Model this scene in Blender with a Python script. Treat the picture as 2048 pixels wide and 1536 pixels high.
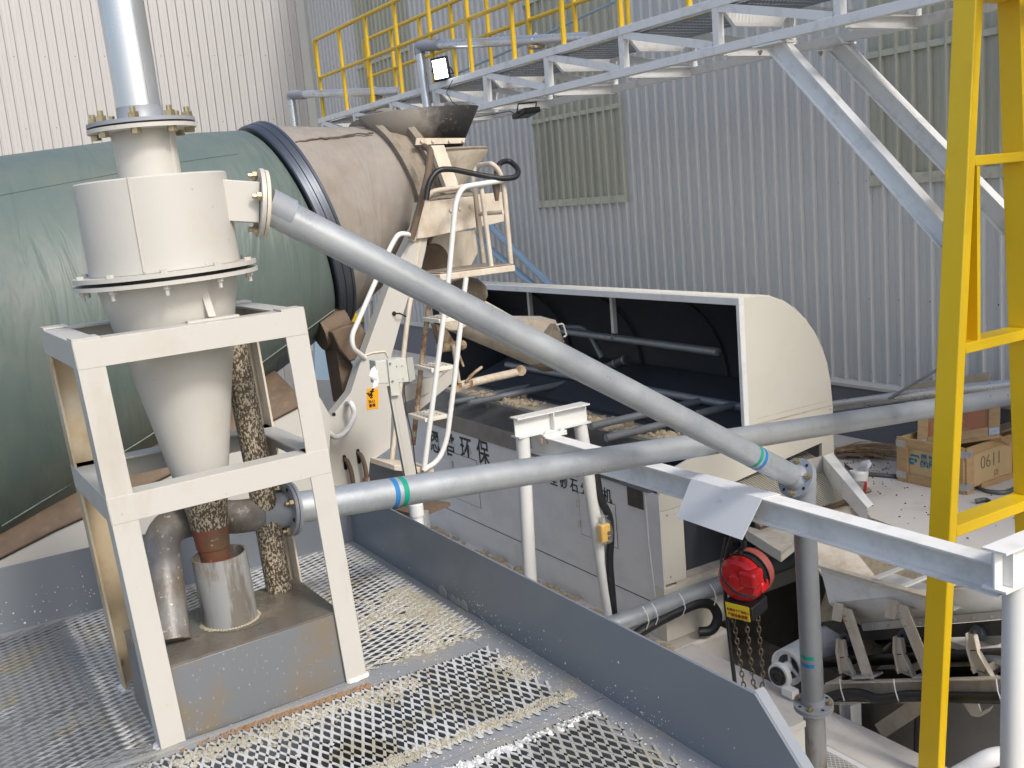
import bpy, math, random
import numpy as np
from mathutils import Vector as V, Matrix

for o in list(bpy.data.objects): bpy.data.objects.remove(o)
sc = bpy.context.scene
COL = sc.collection
random.seed(7)
R_ = math.radians
PI = math.pi

# ------------------------------------------------------------------ camera
FPX = 2040.0                       # focal length in pixels of a 2048 px wide frame
PITCH, ROLL, YAW = R_(10.4), R_(-5.0), R_(30.7)
EYE = np.array([0.0, 0.0, 1.65])
_F = np.array([0, math.cos(PITCH), -math.sin(PITCH)]); _R0 = np.array([1.0, 0, 0]); _U0 = np.cross(_R0, _F)
_R = math.cos(ROLL)*_R0 + math.sin(ROLL)*_U0
_U = -math.sin(ROLL)*_R0 + math.cos(ROLL)*_U0
_M = np.array([[math.cos(YAW), math.sin(YAW), 0], [-math.sin(YAW), math.cos(YAW), 0], [0, 0, 1.0]])
CF, CR, CU = _M@_F, _M@_R, _M@_U
cam = bpy.data.cameras.new('camera'); cam_o = bpy.data.objects.new('camera', cam); COL.objects.link(cam_o)
cam.sensor_width = 36; cam.lens = FPX/2048*36; cam.clip_end = 2000; cam.clip_start = 0.05
m = Matrix.Identity(4)
for i in range(3):
    m[i][0], m[i][1], m[i][2], m[i][3] = CR[i], CU[i], -CF[i], EYE[i]
cam_o.matrix_world = m
sc.camera = cam_o

# ------------------------------------------------------------------ light
SUN_EL, SUN_AZ = R_(42), math.atan2(0.17, -1.0)       # azimuth measured from +Y towards +X
w = bpy.data.worlds.new('World'); sc.world = w; w.use_nodes = True
nt = w.node_tree; bgn = nt.nodes['Background']
sky = nt.nodes.new('ShaderNodeTexSky'); sky.sky_type = 'NISHITA'; sky.sun_disc = False
sky.sun_elevation = SUN_EL; sky.sun_rotation = SUN_AZ; sky.dust_density = 2.8; sky.air_density = 1.0; sky.ozone_density = 0.6
nt.links.new(sky.outputs[0], bgn.inputs[0]); bgn.inputs[1].default_value = 0.15
sun = bpy.data.lights.new('sun', 'SUN'); sun.energy = 1.3; sun.angle = R_(10); sun.color = (1, .97, .925)
sun_o = bpy.data.objects.new('sun', sun); COL.objects.link(sun_o)
sd = V((math.sin(SUN_AZ)*math.cos(SUN_EL), math.cos(SUN_AZ)*math.cos(SUN_EL), math.sin(SUN_EL)))
sun_o.rotation_euler = sd.to_track_quat('Z', 'Y').to_euler(); sun_o.location = (0, -10, 20)
sc.view_settings.view_transform = 'Standard'; sc.view_settings.look = 'None'
sc.view_settings.gamma = 1; sc.view_settings.use_curve_mapping = False
sc.view_settings.exposure = 0.70

def P(x, y, X=None, Y=None, Z=None, D=None):
    """the point of a known plane of the place that a sight line meets (used like a survey reading)"""
    r = CF + CR*(x-1024)/FPX - CU*(y-768)/FPX
    t = (X-EYE[0])/r[0] if X is not None else (Y-EYE[1])/r[1] if Y is not None else (Z-EYE[2])/r[2] if Z is not None else D
    return V(EYE + t*r)

# ------------------------------------------------------------------ materials
def _n(nt, t, **k):
    n = nt.nodes.new(t)
    for a, b in k.items():
        if a.startswith('i_'):
            key = a[2:]
            n.inputs[int(key) if key.isdigit() else key].default_value = b
        else: setattr(n, a, b)
    return n
def ramp(nt, fac, stops):
    r = nt.nodes.new('ShaderNodeValToRGB'); e = r.color_ramp.elements
    e[0].position, e[0].color = stops[0][0], (*[stops[0][1]]*3, 1)
    e[1].position, e[1].color = stops[1][0], (*[stops[1][1]]*3, 1)
    nt.links.new(fac, r.inputs[0]); return r.outputs[0]
def mixc(nt, fac, a, b):
    mx = nt.nodes.new('ShaderNodeMix'); mx.data_type = 'RGBA'
    if hasattr(fac, 'links'): nt.links.new(fac, mx.inputs[0])
    else: mx.inputs[0].default_value = fac
    for s, i in ((a, 6), (b, 7)):
        if hasattr(s, 'links'): nt.links.new(s, mx.inputs[i])
        else: mx.inputs[i].default_value = (*s, 1)
    return mx.outputs[2]
def noise(nt, pos, scale, detail=6, rough=.6, stretch=None, dist=0):
    if stretch:
        mp = _n(nt, 'ShaderNodeMapping'); mp.inputs['Scale'].default_value = stretch
        nt.links.new(pos, mp.inputs[0]); pos = mp.outputs[0]
    n = _n(nt, 'ShaderNodeTexNoise', i_Scale=scale, i_Detail=detail, i_Roughness=rough, i_Distortion=dist)
    nt.links.new(pos, n.inputs['Vector']); return n.outputs[0]
def mat(name, col, rough=.5, metal=0.0, layers=(), var=.06, bump=.0, bscale=60, spec=.5, bstretch=None, rvar=0.0):
    """layers: (colour, noise scale, low, high, amount, stretch)"""
    m = bpy.data.materials.new(name); m.use_nodes = True; nt = m.node_tree
    b = nt.nodes['Principled BSDF']; b.inputs['Roughness'].default_value = rough; b.inputs['Metallic'].default_value = metal
    b.inputs['Specular IOR Level'].default_value = spec
    pos = _n(nt, 'ShaderNodeNewGeometry').outputs['Position']
    c = mixc(nt, noise(nt, pos, 2.3, 4), tuple(x*(1-var) for x in col), tuple(min(1, x*(1+var)) for x in col))
    for L in layers:
        lc, s, lo, hi, amt = L[:5]; st = L[5] if len(L) > 5 else None
        f = ramp(nt, noise(nt, pos, s, 8, .65, st), ((lo, 0), (hi, amt)))
        c = mixc(nt, f, c, lc)
    nt.links.new(c, b.inputs['Base Color'])
    if rvar:
        f = ramp(nt, noise(nt, pos, 7, 5, .6), ((.3, max(0, rough-rvar)), (.7, min(1, rough+rvar))))
        nt.links.new(f, b.inputs['Roughness'])
    if bump:
        bp = _n(nt, 'ShaderNodeBump', i_Strength=bump, i_Distance=.01)
        nt.links.new(noise(nt, pos, bscale, 5, .6, bstretch), bp.inputs['Height']); nt.links.new(bp.outputs[0], b.inputs['Normal'])
    return m
DUST = (.36, .29, .21); RUST = (.22, .09, .035); MUD = (.19, .15, .10); MUDL = (.42, .37, .27); WHITE = (.72, .71, .68)
M = {}
M['cream'] = mat('cream_paint', (.485, .472, .43), .42, 0, [((.40, .35, .27), 5, .55, .8, .4), ((.24, .17, .10), 30, .67, .74, .7), ((.33, .27, .19), 3.2, .60, .75, .35, (1, 1, .35))], .03, .05, 40)
M['cream_panel'] = mat('cream_panel_paint', (.66, .63, .54), .5, 0, [((.55, .50, .42), 3, .5, .8, .3)], .02, .02, 30)
M['cream_dirty'] = mat('dirty_cream_paint', (.62, .56, .46), .55, 0, [((.40, .30, .2), 6, .45, .7, .6), (RUST, 22, .66, .76, .6), ((.33, .25, .16), 14, .5, .75, .6, (1, 1, .25))], .05, .1, 50)
M['stained'] = mat('stained_cream_steel', (.44, .36, .235), .45, 0, [((.52, .49, .42), 3, .50, .66, .8), ((.07, .045, .02), 14, .60, .68, .9, (1, 1, .3)), (RUST, 4, .55, .75, .5)], .1, .05)
M['white'] = mat('white_paint', (.70, .70, .67), .38, 0, [((.45, .42, .36), 30, .70, .8, .5)], .03, .03, 40)
M['truss'] = mat('pale_grey_paint', (.76, .76, .745), .5, 0, [((.38, .36, .32), 8, .52, .75, .5), ((.2, .15, .1), 40, .70, .78, .5)], .05, .05)
M['beam'] = mat('grey_white_beam_paint', (.80, .795, .765), .5, 0, [((.42, .39, .34), 6, .5, .75, .45), ((.25, .2, .15), 50, .72, .8, .5)], .05, .05)
M['yellow'] = mat('yellow_paint', (.80, .53, .008), .42, 0, [((.48, .33, .03), 4, .55, .8, .3), ((.15, .08, .03), 45, .74, .8, .5)], .04, .03, 30)
M['rail_yellow'] = mat('rail_yellow_paint', (.66, .42, .012), .4, 0, [((.38, .26, .05), 9, .55, .8, .4)], .05)
M['plate'] = mat('blue_grey_plate_paint', (.165, .184, .205), .38, 0, [((.17, .19, .215), 3, .5, .75, .5), ((.30, .30, .29), 6, .62, .8, .35)], .05, .02, 40, rvar=.08)
M['strip'] = mat('grey_frame_steel', (.27, .28, .29), .38, .1, [((.36, .33, .26), 5, .48, .66, .8), ((.70, .70, .68), 95, .66, .70, .85)], .08, .08, 60)
M['grey'] = mat('grey_blue_paint', (.23, .25, .275), .42, 0, [((.30, .29, .26), 5, .5, .7, .5)], .05, .04)
M['panel'] = mat('grey_machine_panel', (.74, .735, .72), .5, 0, [((.46, .45, .43), 2.5, .45, .8, .5, (1, 1, 1.5)), ((.2, .18, .15), 60, .66, .8, .4)], .04, .02)
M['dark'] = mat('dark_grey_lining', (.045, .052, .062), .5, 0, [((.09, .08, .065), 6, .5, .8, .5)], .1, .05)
M['black'] = mat('black_rubber', (.012, .012, .013), .45, 0, [((.10, .085, .065), 12, .58, .8, .4)], .1, .1, 50)
M['cable'] = mat('black_cable_sleeve', (.015, .016, .018), .4, 0, [((.06, .055, .05), 18, .55, .8, .5)], .1, .25, 90)
M['galv'] = mat('galvanized_steel', (.47, .50, .52), .38, .55, [((.34, .375, .41), 4, .42, .7, .75, (1, 1, 1)), ((.60, .62, .63), 70, .56, .7, .45), ((.24, .22, .18), 9, .62, .8, .55), ((.20, .20, .20), 45, .70, .76, .6)], .07, .06, 90, rvar=.12)
M['galv_shiny'] = mat('bright_galvanized_steel', (.60, .62, .64), .30, .72, [((.40, .44, .50), 2.5, .45, .7, .6, (1, 1, .3)), ((.38, .36, .30), 20, .66, .85, .4, (1, 1, .2))], .06, .0, 60, rvar=.06)
M['galv_dull'] = mat('dull_grey_pipe_steel', (.25, .27, .285), .42, .3, [((.18, .19, .20), 6, .5, .75, .6), ((.42, .42, .41), 60, .66, .76, .5)], .06, .05)
M['flange'] = mat('grey_primer', (.27, .29, .32), .45, .1, [((.36, .34, .3), 9, .55, .75, .5)], .06, .05)
M['brass'] = mat('zinc_plated_bolt', (.44, .37, .23), .32, .8, [((.25, .17, .07), 40, .5, .7, .7)], .1)
M['stainless'] = mat('wet_stainless', (.20, .205, .21), .3, .75, [((.15, .13, .10), 6, .45, .7, .7), ((.55, .55, .54), 12, .63, .75, .5, (1, 1, .3))], .08, .04)
M['drum'] = mat('green_drum_cover', (.100, .134, .120), .5, 0, [((.17, .175, .135), 2.2, .5, .8, .7), ((.2, .2, .165), 18, .63, .8, .3)], .06, 0)
M['drum_dust'] = mat('dusty_drum_cover', (.265, .24, .21), .85, 0, [((.18, .14, .10), 3, .45, .75, .6), ((.32, .285, .23), 9, .5, .75, .5)], .06, 0)
for k_, amt in (('drum', .32), ('drum_dust', .4)):
    nt = M[k_].node_tree; b = nt.nodes['Principled BSDF']
    pos = _n(nt, 'ShaderNodeNewGeometry').outputs['Position']
    mp = _n(nt, 'ShaderNodeMapping'); mp.inputs['Rotation'].default_value = (R_(18), R_(34), 0); mp.inputs['Scale'].default_value = (3.0, .5, .55); nt.links.new(pos, mp.inputs[0])
    bp = _n(nt, 'ShaderNodeBump', i_Strength=amt, i_Distance=.09)
    nt.links.new(noise(nt, mp.outputs[0], 2.6, 3, .5, None, .8), bp.inputs['Height']); nt.links.new(bp.outputs[0], b.inputs['Normal'])
M['band'] = mat('steel_roller_band', (.085, .098, .12), .42, .6, [((.16, .13, .09), 7, .55, .75, .6)], .1, .05)
M['dusty'] = mat('brown_dusty_shadowed_steel', (.14, .098, .064), .75, 0, [((.07, .05, .034), 4, .45, .7, .7), ((.26, .2, .135), 14, .55, .75, .5)], .1, .2, 40)  # brown dust, base colour darkened to hold the shadows under the drum
M['caked'] = mat('concrete_caked_steel', (.27, .235, .185), .85, 0, [((.20, .15, .1), 12, .45, .65, .7), ((.5, .45, .36), 30, .6, .8, .4)], .1, .5, 60)
M['rubber_guard'] = mat('caked_rubber_guard', (.018, .017, .016), .6, 0, [((.25, .22, .18), 34, .6, .7, .7)], .1, .2)
nt = M['rubber_guard'].node_tree; b = nt.nodes['Principled BSDF']; old = b.inputs['Base Color'].links[0].from_socket
pos = _n(nt, 'ShaderNodeNewGeometry').outputs['Position']; sx_ = _n(nt, 'ShaderNodeSeparateXYZ'); nt.links.new(pos, sx_.inputs[0])
ma = _n(nt, 'ShaderNodeMath', operation='MULTIPLY_ADD'); nt.links.new(sx_.outputs[0], ma.inputs[0]); ma.inputs[1].default_value = -1.6; ma.inputs[2].default_value = 5.12
mb_ = _n(nt, 'ShaderNodeMath', operation='ADD'); nt.links.new(ma.outputs[0], mb_.inputs[0]); nt.links.new(noise(nt, pos, 6, 6, .65), mb_.inputs[1])
nt.links.new(mixc(nt, ramp(nt, mb_.outputs[0], ((.42, 0), (.68, .95))), old, (.20, .178, .15)), b.inputs['Base Color'])
M['muddy'] = mat('mud_splashed_steel', (.075, .055, .033), .35, .0, [((.50, .44, .33), 150, .50, .55, .95, (1, 1, .6))], .1, .4, 40)
M['bent'] = mat('mud_streaked_grey_pipe', (.185, .182, .175), .38, 0, [((.12, .10, .075), 5, .44, .58, .85), ((.5, .46, .37), 48, .60, .66, .85)], .1, .2)
M['boxtop'] = mat('wet_muddy_steel', (.13, .11, .085), .2, 0, [((.22, .195, .155), 8, .5, .7, .7), ((.12, .118, .115), 3, .46, .62, .9), ((.045, .038, .03), 17, .62, .7, .7)], .1, .22, 25, rvar=.16)
M['boxside'] = mat('splashed_grey_steel', (.16, .172, .185), .35, .1, [((.20, .16, .105), 3.4, .47, .60, .85), ((.42, .42, .41), 70, .62, .68, .7, (1, 1, .6))], .08, .05)
M['sleeve'] = mat('streaked_grey_sleeve', (.27, .275, .27), .3, .05, [((.13, .115, .09), 13, .48, .56, .85, (1, 1, .15)), ((.24, .165, .10), 6, .52, .66, .75), ((.44, .44, .42), 30, .62, .7, .6)], .06, .05)
M['redmud'] = mat('muddy_red_rubber', (.20, .065, .04), .35, 0, [((.12, .085, .05), 10, .48, .6, .9), ((.5, .43, .3), 50, .62, .68, .7)], .1, .2)
M['rusty'] = mat('rusty_painted_steel', (.42, .33, .22), .6, 0, [((.20, .10, .045), 16, .48, .58, .9)], .1, .2)
M['mesh'] = mat('slurry_coated_mesh_steel', (.34, .33, .29), .6, 0, [((.54, .54, .52), 1.5, .40, .50, 1.0), ((.36, .33, .24), 2.6, .53, .60, .9), ((.22, .21, .18), 14, .62, .72, .5)], .1, 0)
M['mesh_left'] = mat('grey_mesh_steel', (.27, .28, .285), .4, .3, [((.33, .29, .19), 3.2, .55, .62, .9), ((.60, .60, .59), 2.4, .56, .66, .85), ((.12, .115, .1), 12, .6, .7, .6)], .1, 0)
M['mud'] = mat('beige_slurry_mud', (.37, .34, .25), .6, 0, [((.24, .21, .15), 40, .5, .62, .7), ((.55, .53, .46), 22, .58, .7, .7)], .1, .5, 70)
M['white_mud'] = mat('white_slurry_crust', (.66, .66, .63), .6, 0, [((.5, .47, .4), 30, .5, .7, .5)], .06, .4, 70)
M['slurry'] = mat('slurry_surface', (.10, .09, .075), .22, 0, [((.16, .15, .13), 2.0, .48, .55, .9), ((.06, .045, .03), 3.0, .54, .6, .9)], .1, .2, 8)
M['concrete'] = mat('dusty_concrete', (.63, .595, .54), .85, 0, [((.62, .60, .57), 2, .45, .7, .6), ((.46, .41, .34), 3, .52, .75, .6), ((.16, .14, .12), 60, .72, .78, .6)], .08, .25, 30)
M['wet_concrete'] = mat('wet_concrete', (.15, .13, .10), .35, 0, [((.23, .21, .18), 3, .5, .7, .7), ((.07, .06, .05), 4, .55, .7, .7)], .1, .2, 20)
M['pit'] = mat('dark_pit_ground', (.085, .078, .068), .6, 0, [((.14, .13, .115), 4, .5, .7, .6)], .1, .3, 20)
M['ground'] = mat('yard_ground', (.30, .28, .25), .9, 0, [((.22, .2, .17), 1.5, .5, .7, .6)], .08, .3, 20)
M['plinth'] = mat('blue_grey_plinth_paint', (.165, .175, .205), .6, 0, [((.30, .27, .22), 5, .58, .8, .6), ((.4, .38, .35), 50, .68, .75, .5)], .05, .1)
M['sheet_right'] = mat('grey_blue_wall_sheet', (.58, .58, .565), .42, 0, [((.52, .52, .51), 1.5, .5, .8, .5)], .03, 0)
M['sheet_left'] = mat('light_grey_wall_sheet', (.445, .435, .425), .5, 0, [((.43, .42, .4), 1.2, .5, .8, .5)], .03, 0)
M['trim'] = mat('pale_wall_trim', (.52, .52, .48), .45)
M['screw'] = mat('dark_screw', (.06, .06, .065), .5, .3)
m = mat('fibreglass_skylight', (.47, .465, .375), .3, 0, [((.33, .33, .285), 1.6, .45, .75, .8, (1, 1, .25)), ((.42, .42, .34), 70, .70, .76, .6), ((.22, .225, .2), 9, .5, .8, .5, (1, 3, .08))], .08, 0)
M['skylight'] = m
M['strap'] = mat('yellowed_strap', (.50, .50, .40), .5, 0, [((.22, .22, .18), 9, .5, .7, .6)])
M['skirt'] = mat('white_plastic', (.74, .74, .72), .4)
M['zinc_sheet'] = mat('white_zinc_sheet', (.86, .87, .88), .38, .15, [((.45, .38, .36), 9, .62, .75, .5, (1, 1, 2))], .03, .02)
M['red'] = mat('red_gloss_paint', (.52, .014, .016), .22, 0, [((.40, .10, .085), 7, .54, .72, .55)], .06, .02)
M['red_dusty'] = mat('dusty_red_paint', (.30, .06, .045), .55, 0, [((.34, .2, .17), 7, .5, .7, .5)], .06)
M['chain'] = mat('rusty_chain_steel', (.17, .135, .10), .38, .7, [((.10, .07, .04), 40, .5, .65, .8), ((.45, .42, .38), 60, .62, .7, .7)], .1)
M['labelyellow'] = mat('yellow_label', (.80, .62, .02), .45)
M['labelorange'] = mat('orange_label', (.78, .34, .005), .45)
M['ink'] = mat('black_ink', (.012, .012, .012), .5)
M['inkred'] = mat('red_ink', (.35, .03, .02), .5)
M['inkblue'] = mat('blue_stencil_ink', (.015, .17, .26), .7, 0, [((.35, .30, .2), 40, .58, .66, .6)])
M['pencil'] = mat('pencil_line', (.16, .13, .09), .7)
M['tapeblue'] = mat('blue_tape', (.02, .17, .42), .35, 0, [((.4, .5, .6), 30, .7, .76, .6)])
M['tapegreen'] = mat('green_tape', (.005, .27, .19), .35, 0, [((.3, .5, .4), 30, .7, .76, .6)])
M['wood'] = mat('pine_wood', (.46, .30, .15), .65, 0, [((.30, .18, .08), 7, .45, .7, .6, (1, 1, 5)), ((.2, .12, .06), 20, .66, .76, .6)], .1, .15, 50)
M['plywood'] = mat('pale_plywood', (.52, .38, .20), .6, 0, [((.42, .28, .14), 4, .5, .7, .5), ((.25, .16, .09), 26, .68, .78, .5)], .06, .1)
M['plytop'] = mat('dusty_plywood', (.50, .41, .31), .75, 0, [((.4, .31, .22), 5, .5, .7, .5)], .06, .1)
M['film'] = mat('varnished_red_plywood', (.36, .14, .05), .18, 0, [((.48, .26, .13), 6, .5, .66, .8), ((.6, .5, .4), 24, .68, .72, .7)], .1, .3, 25)
M['bracket'] = mat('zinc_corner_bracket', (.55, .56, .57), .4, .6, [((.3, .28, .25), 20, .5, .7, .5)])
M['twig'] = mat('dry_bamboo_twig', (.33, .23, .135), .8, 0, [((.16, .10, .055), 25, .5, .6, .7)], .3)
M['sand'] = mat('red_brown_sand', (.24, .10, .035), .9, 0, [((.36, .19, .09), 50, .5, .65, .8)], .1, .5, 90)
M['tan'] = mat('tan_sand_deposit', (.48, .39, .26), .9, 0, [((.3, .23, .14), 25, .5, .65, .7)], .1, .5, 50)
M['screen'] = mat('polyurethane_screen', (.40, .365, .29), .6, 0, [((.48, .42, .31), 5, .5, .7, .6)], .1, .2)
M['belt'] = mat('conveyor_belt_rubber', (.03, .029, .028), .6, 0, [((.10, .09, .075), 6, .5, .7, .6)], .1)
M['roller'] = mat('dark_roller_rubber', (.05, .055, .06), .4, .2, [((.14, .14, .14), 40, .62, .72, .6)])
M['pendant'] = mat('orange_plastic', (.80, .46, .01), .3)
M['paper'] = mat('white_paper', (.72, .74, .76), .7)
M['boxgrey'] = mat('pale_switch_box_paint', (.52, .53, .48), .45, 0, [((.42, .42, .3), 12, .55, .7, .5)])
M['pvc'] = mat('white_pvc', (.72, .73, .73), .3)
M['bluepipe'] = mat('blue_grey_pipe_paint', (.30, .42, .53), .35, .2, [((.45, .5, .55), 20, .6, .75, .5)])
M['tie'] = mat('clear_cable_tie', (.75, .75, .74), .3)
M['strapsteel'] = mat('dull_packing_strap', (.14, .14, .13), .45, .4)
m = bpy.data.materials.new('thin_plastic_bag'); m.use_nodes = True; b = m.node_tree.nodes['Principled BSDF']
b.inputs['Base Color'].default_value = (.9, .9, .9, 1); b.inputs['Alpha'].default_value = .13; b.inputs['Roughness'].default_value = .15
M['bag'] = m
m = bpy.data.materials.new('lit_led'); m.use_nodes = True; b = m.node_tree.nodes['Principled BSDF']
b.inputs['Emission Color'].default_value = (.88, .92, 1, 1); b.inputs['Emission Strength'].default_value = 9
M['led'] = m

# ------------------------------------------------------------------ mesh building
def frame_of(d, up=V((0, 0, 1))):
    d = V(d).normalized(); up = V(up)
    s = d.cross(up)
    if s.length < 1e-4: s = d.cross(V((0, 1, 0)))
    if s.length < 1e-4: s = d.cross(V((1, 0, 0)))
    s.normalize(); return d, s, s.cross(d).normalized()
class MB:
    def __init__(s): s.v = []; s.f = []
    def add(s, vs, fs):
        n = len(s.v); s.v += [V(p) for p in vs]; s.f += [[i+n for i in f] for f in fs]; return s
    def hexa(s, b, t):
        return s.add(list(b)+list(t), [(3, 2, 1, 0), (4, 5, 6, 7), (0, 1, 5, 4), (1, 2, 6, 5), (2, 3, 7, 6), (3, 0, 4, 7)])
    def box(s, lo, hi):
        x0, y0, z0 = lo; x1, y1, z1 = hi
        return s.hexa([(x0, y0, z0), (x1, y0, z0), (x1, y1, z0), (x0, y1, z0)], [(x0, y0, z1), (x1, y0, z1), (x1, y1, z1), (x0, y1, z1)])
    def cbox(s, c, sx, sy, sz, ex=(1, 0, 0), ey=(0, 1, 0), ez=None):
        c = V(c); ex = V(ex).normalized(); ey = V(ey).normalized(); ez = V(ez).normalized() if ez else ex.cross(ey).normalized()
        q = [c + ex*sx*a/2 + ey*sy*b/2 for a, b in ((-1, -1), (1, -1), (1, 1), (-1, 1))]
        return s.hexa([p-ez*sz/2 for p in q], [p+ez*sz/2 for p in q])
    def prof(s, p0, p1, poly, up=(0, 0, 1)):
        d, sd_, u = frame_of(V(p1)-V(p0), up); n = len(poly)
        a = [V(p0)+sd_*x+u*y for x, y in poly]; b = [V(p1)+sd_*x+u*y for x, y in poly]
        return s.add(a+b, [tuple(range(n))[::-1], tuple(range(n, 2*n))]+[(i, (i+1) % n, n+(i+1) % n, n+i) for i in range(n)])
    def bar(s, p0, p1, w_, h, up=(0, 0, 1)):
        return s.prof(p0, p1, [(-w_/2, -h/2), (w_/2, -h/2), (w_/2, h/2), (-w_/2, h/2)], up)
    def ibeam(s, p0, p1, w_, h, t=.008, up=(0, 0, 1)):
        a = w_/2; b = h/2; c = t*.45
        return s.prof(p0, p1, [(-a, -b), (a, -b), (a, -b+t), (c, -b+t), (c, b-t), (a, b-t), (a, b), (-a, b), (-a, b-t), (-c, b-t), (-c, -b+t), (-a, -b+t)], up)
    def channel(s, p0, p1, w_, h, t=.007, up=(0, 0, 1), flip=1):
        # web on the u=0 side, flanges towards +side*flip
        q = [(0, -h/2), (w_, -h/2), (w_, -h/2+t), (t, -h/2+t), (t, h/2-t), (w_, h/2-t), (w_, h/2), (0, h/2)]
        if flip < 0: q = [(-x, y) for x, y in q][::-1]
        return s.prof(p0, p1, q, up)
    def angle(s, p0, p1, ex, ey, a=.09, b=.09, t=.008):
        ex = V(ex).normalized(); ey = V(ey).normalized()
        q = [(0, 0), (a, 0), (a, t), (t, t), (t, b), (0, b)]; n = 6
        A = [V(p0)+ex*x+ey*y for x, y in q]; B = [V(p1)+ex*x+ey*y for x, y in q]
        return s.add(A+B, [tuple(range(n))[::-1], tuple(range(n, 2*n))]+[(i, (i+1) % n, n+(i+1) % n, n+i) for i in range(n)])
    def prism(s, poly, off):
        n = len(poly); off = V(off); a = [V(p) for p in poly]
        return s.add(a+[p+off for p in a], [tuple(range(n))[::-1], tuple(range(n, 2*n))]+[(i, (i+1) % n, n+(i+1) % n, n+i) for i in range(n)])
    def lathe(s, o, axis, prof, n=32, caps=True, a0=0, a1=2*PI, uv=None):
        d, sd_, u = frame_of(axis, uv or (0, 0, 1)); full = abs(a1-a0-2*PI) < 1e-6
        k = n if full else n+1; vs = []
        for t, r in prof:
            for i in range(k):
                an = a0+(a1-a0)*i/n
                vs.append(V(o)+d*t+(sd_*math.cos(an)+u*math.sin(an))*r)
        fs = []
        for j in range(len(prof)-1):
            for i in range(n):
                i2 = (i+1) % k
                fs.append((j*k+i, j*k+i2, (j+1)*k+i2, (j+1)*k+i))
        if caps and full:
            fs.append(tuple(range(k))[::-1]); fs.append(tuple(range((len(prof)-1)*k, len(prof)*k)))
        return s.add(vs, fs)
    def cyl(s, p0, p1, r, n=20, r1=None):
        L = (V(p1)-V(p0)).length
        return s.lathe(p0, V(p1)-V(p0), [(0, r), (L, r if r1 is None else r1)], n)
    def tube(s, pts, r, n=10, closed=False):
        pts = [V(p) for p in pts]; k = len(pts); rings = []
        t0 = ((pts[1]-pts[0]) if not closed else (pts[1]-pts[-1])).normalized(); _, sd_, u = frame_of(t0)
        for i, p in enumerate(pts):
            if closed: t = (pts[(i+1) % k]-pts[i-1]).normalized()
            else: t = (pts[min(i+1, k-1)]-pts[max(i-1, 0)]).normalized()
            sd_ = (sd_-t*sd_.dot(t)).normalized(); u = sd_.cross(t)
            rr = r[i] if isinstance(r, (list, tuple)) else r
            rings.append([p+(sd_*math.cos(2*PI*a/n)+u*math.sin(2*PI*a/n))*rr for a in range(n)])
        vs = [q for g in rings for q in g]; fs = []
        for i in range(k if closed else k-1):
            j = (i+1) % k
            for a in range(n): fs.append((i*n+a, i*n+(a+1) % n, j*n+(a+1) % n, j*n+a))
        if not closed: fs += [tuple(range(n))[::-1], tuple(range((k-1)*n, k*n))]
        return s.add(vs, fs)
    def sheet(s, grid):
        r = len(grid); c = len(grid[0])
        return s.add([p for g in grid for p in g], [(i*c+j, i*c+j+1, (i+1)*c+j+1, (i+1)*c+j) for i in range(r-1) for j in range(c-1)])
def fillet(pts, rad, n=5):
    pts = [V(p) for p in pts]; out = [pts[0]]
    for i in range(1, len(pts)-1):
        a, b, c = pts[i-1], pts[i], pts[i+1]
        d = min(rad, (a-b).length*.48, (c-b).length*.48)
        p = b+(a-b).normalized()*d; q = b+(c-b).normalized()*d
        for k in range(n+1):
            t = k/n; out.append(p*(1-t)**2+b*2*t*(1-t)+q*t*t)
    out.append(pts[-1]); return out
def wloc(o):
    l = V((0, 0, 0))
    while o is not None: l += o.location; o = o.parent
    return l
def put(name, mb, mt, parent=None, label=None, bevel=0, flat=False, kind=None, loc=None, solid=0):
    me = bpy.data.meshes.new(name)
    if parent is not None: base = wloc(parent)
    elif loc is not None: base = V(loc)
    else: base = V((0, 0, 0))
    own = V((0, 0, 0))
    if loc is not None and parent is not None: own = V(loc)-base; base = V(loc)
    me.from_pydata([tuple(p-base) for p in mb.v], [], mb.f); me.validate(); me.update()
    if isinstance(mt, str): mt = M[mt]
    me.materials.append(mt)
    o = bpy.data.objects.new(name, me); COL.objects.link(o)
    if parent is not None: o.parent = parent; o.location = own
    else: o.location = base
    import bmesh
    bm = bmesh.new(); bm.from_mesh(me); bmesh.ops.recalc_face_normals(bm, faces=bm.faces); bm.to_mesh(me); bm.free()
    if not flat:
        me.shade_smooth(); me.set_sharp_from_angle(angle=R_(32))
    if solid:
        md = o.modifiers.new('solid', 'SOLIDIFY'); md.thickness = solid; md.offset = 0
    if bevel:
        md = o.modifiers.new('bevel', 'BEVEL'); md.width = bevel; md.segments = 2; md.limit_method = 'ANGLE'; md.angle_limit = R_(50)
        md.harden_normals = False
    if label: o['label'] = label
    if kind: o['kind'] = kind
    return o
def thing(name, label, cat, loc, group=None):
    o = bpy.data.objects.new(name, None); COL.objects.link(o); o.location = loc; o.empty_display_size = .1
    o['label'] = label; o['category'] = cat
    if group: o['group'] = group
    return o
def single(name, mb, mt, label, cat, loc, group=None, **k):
    o = put(name, mb, mt, None, label, loc=loc, **k); o['category'] = cat
    if group: o['group'] = group
    return o
def dup_at(src, loc_world, parent):
    c = src.copy(); COL.objects.link(c); c.parent = parent; c.location = V(loc_world)-wloc(parent); return c
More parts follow.
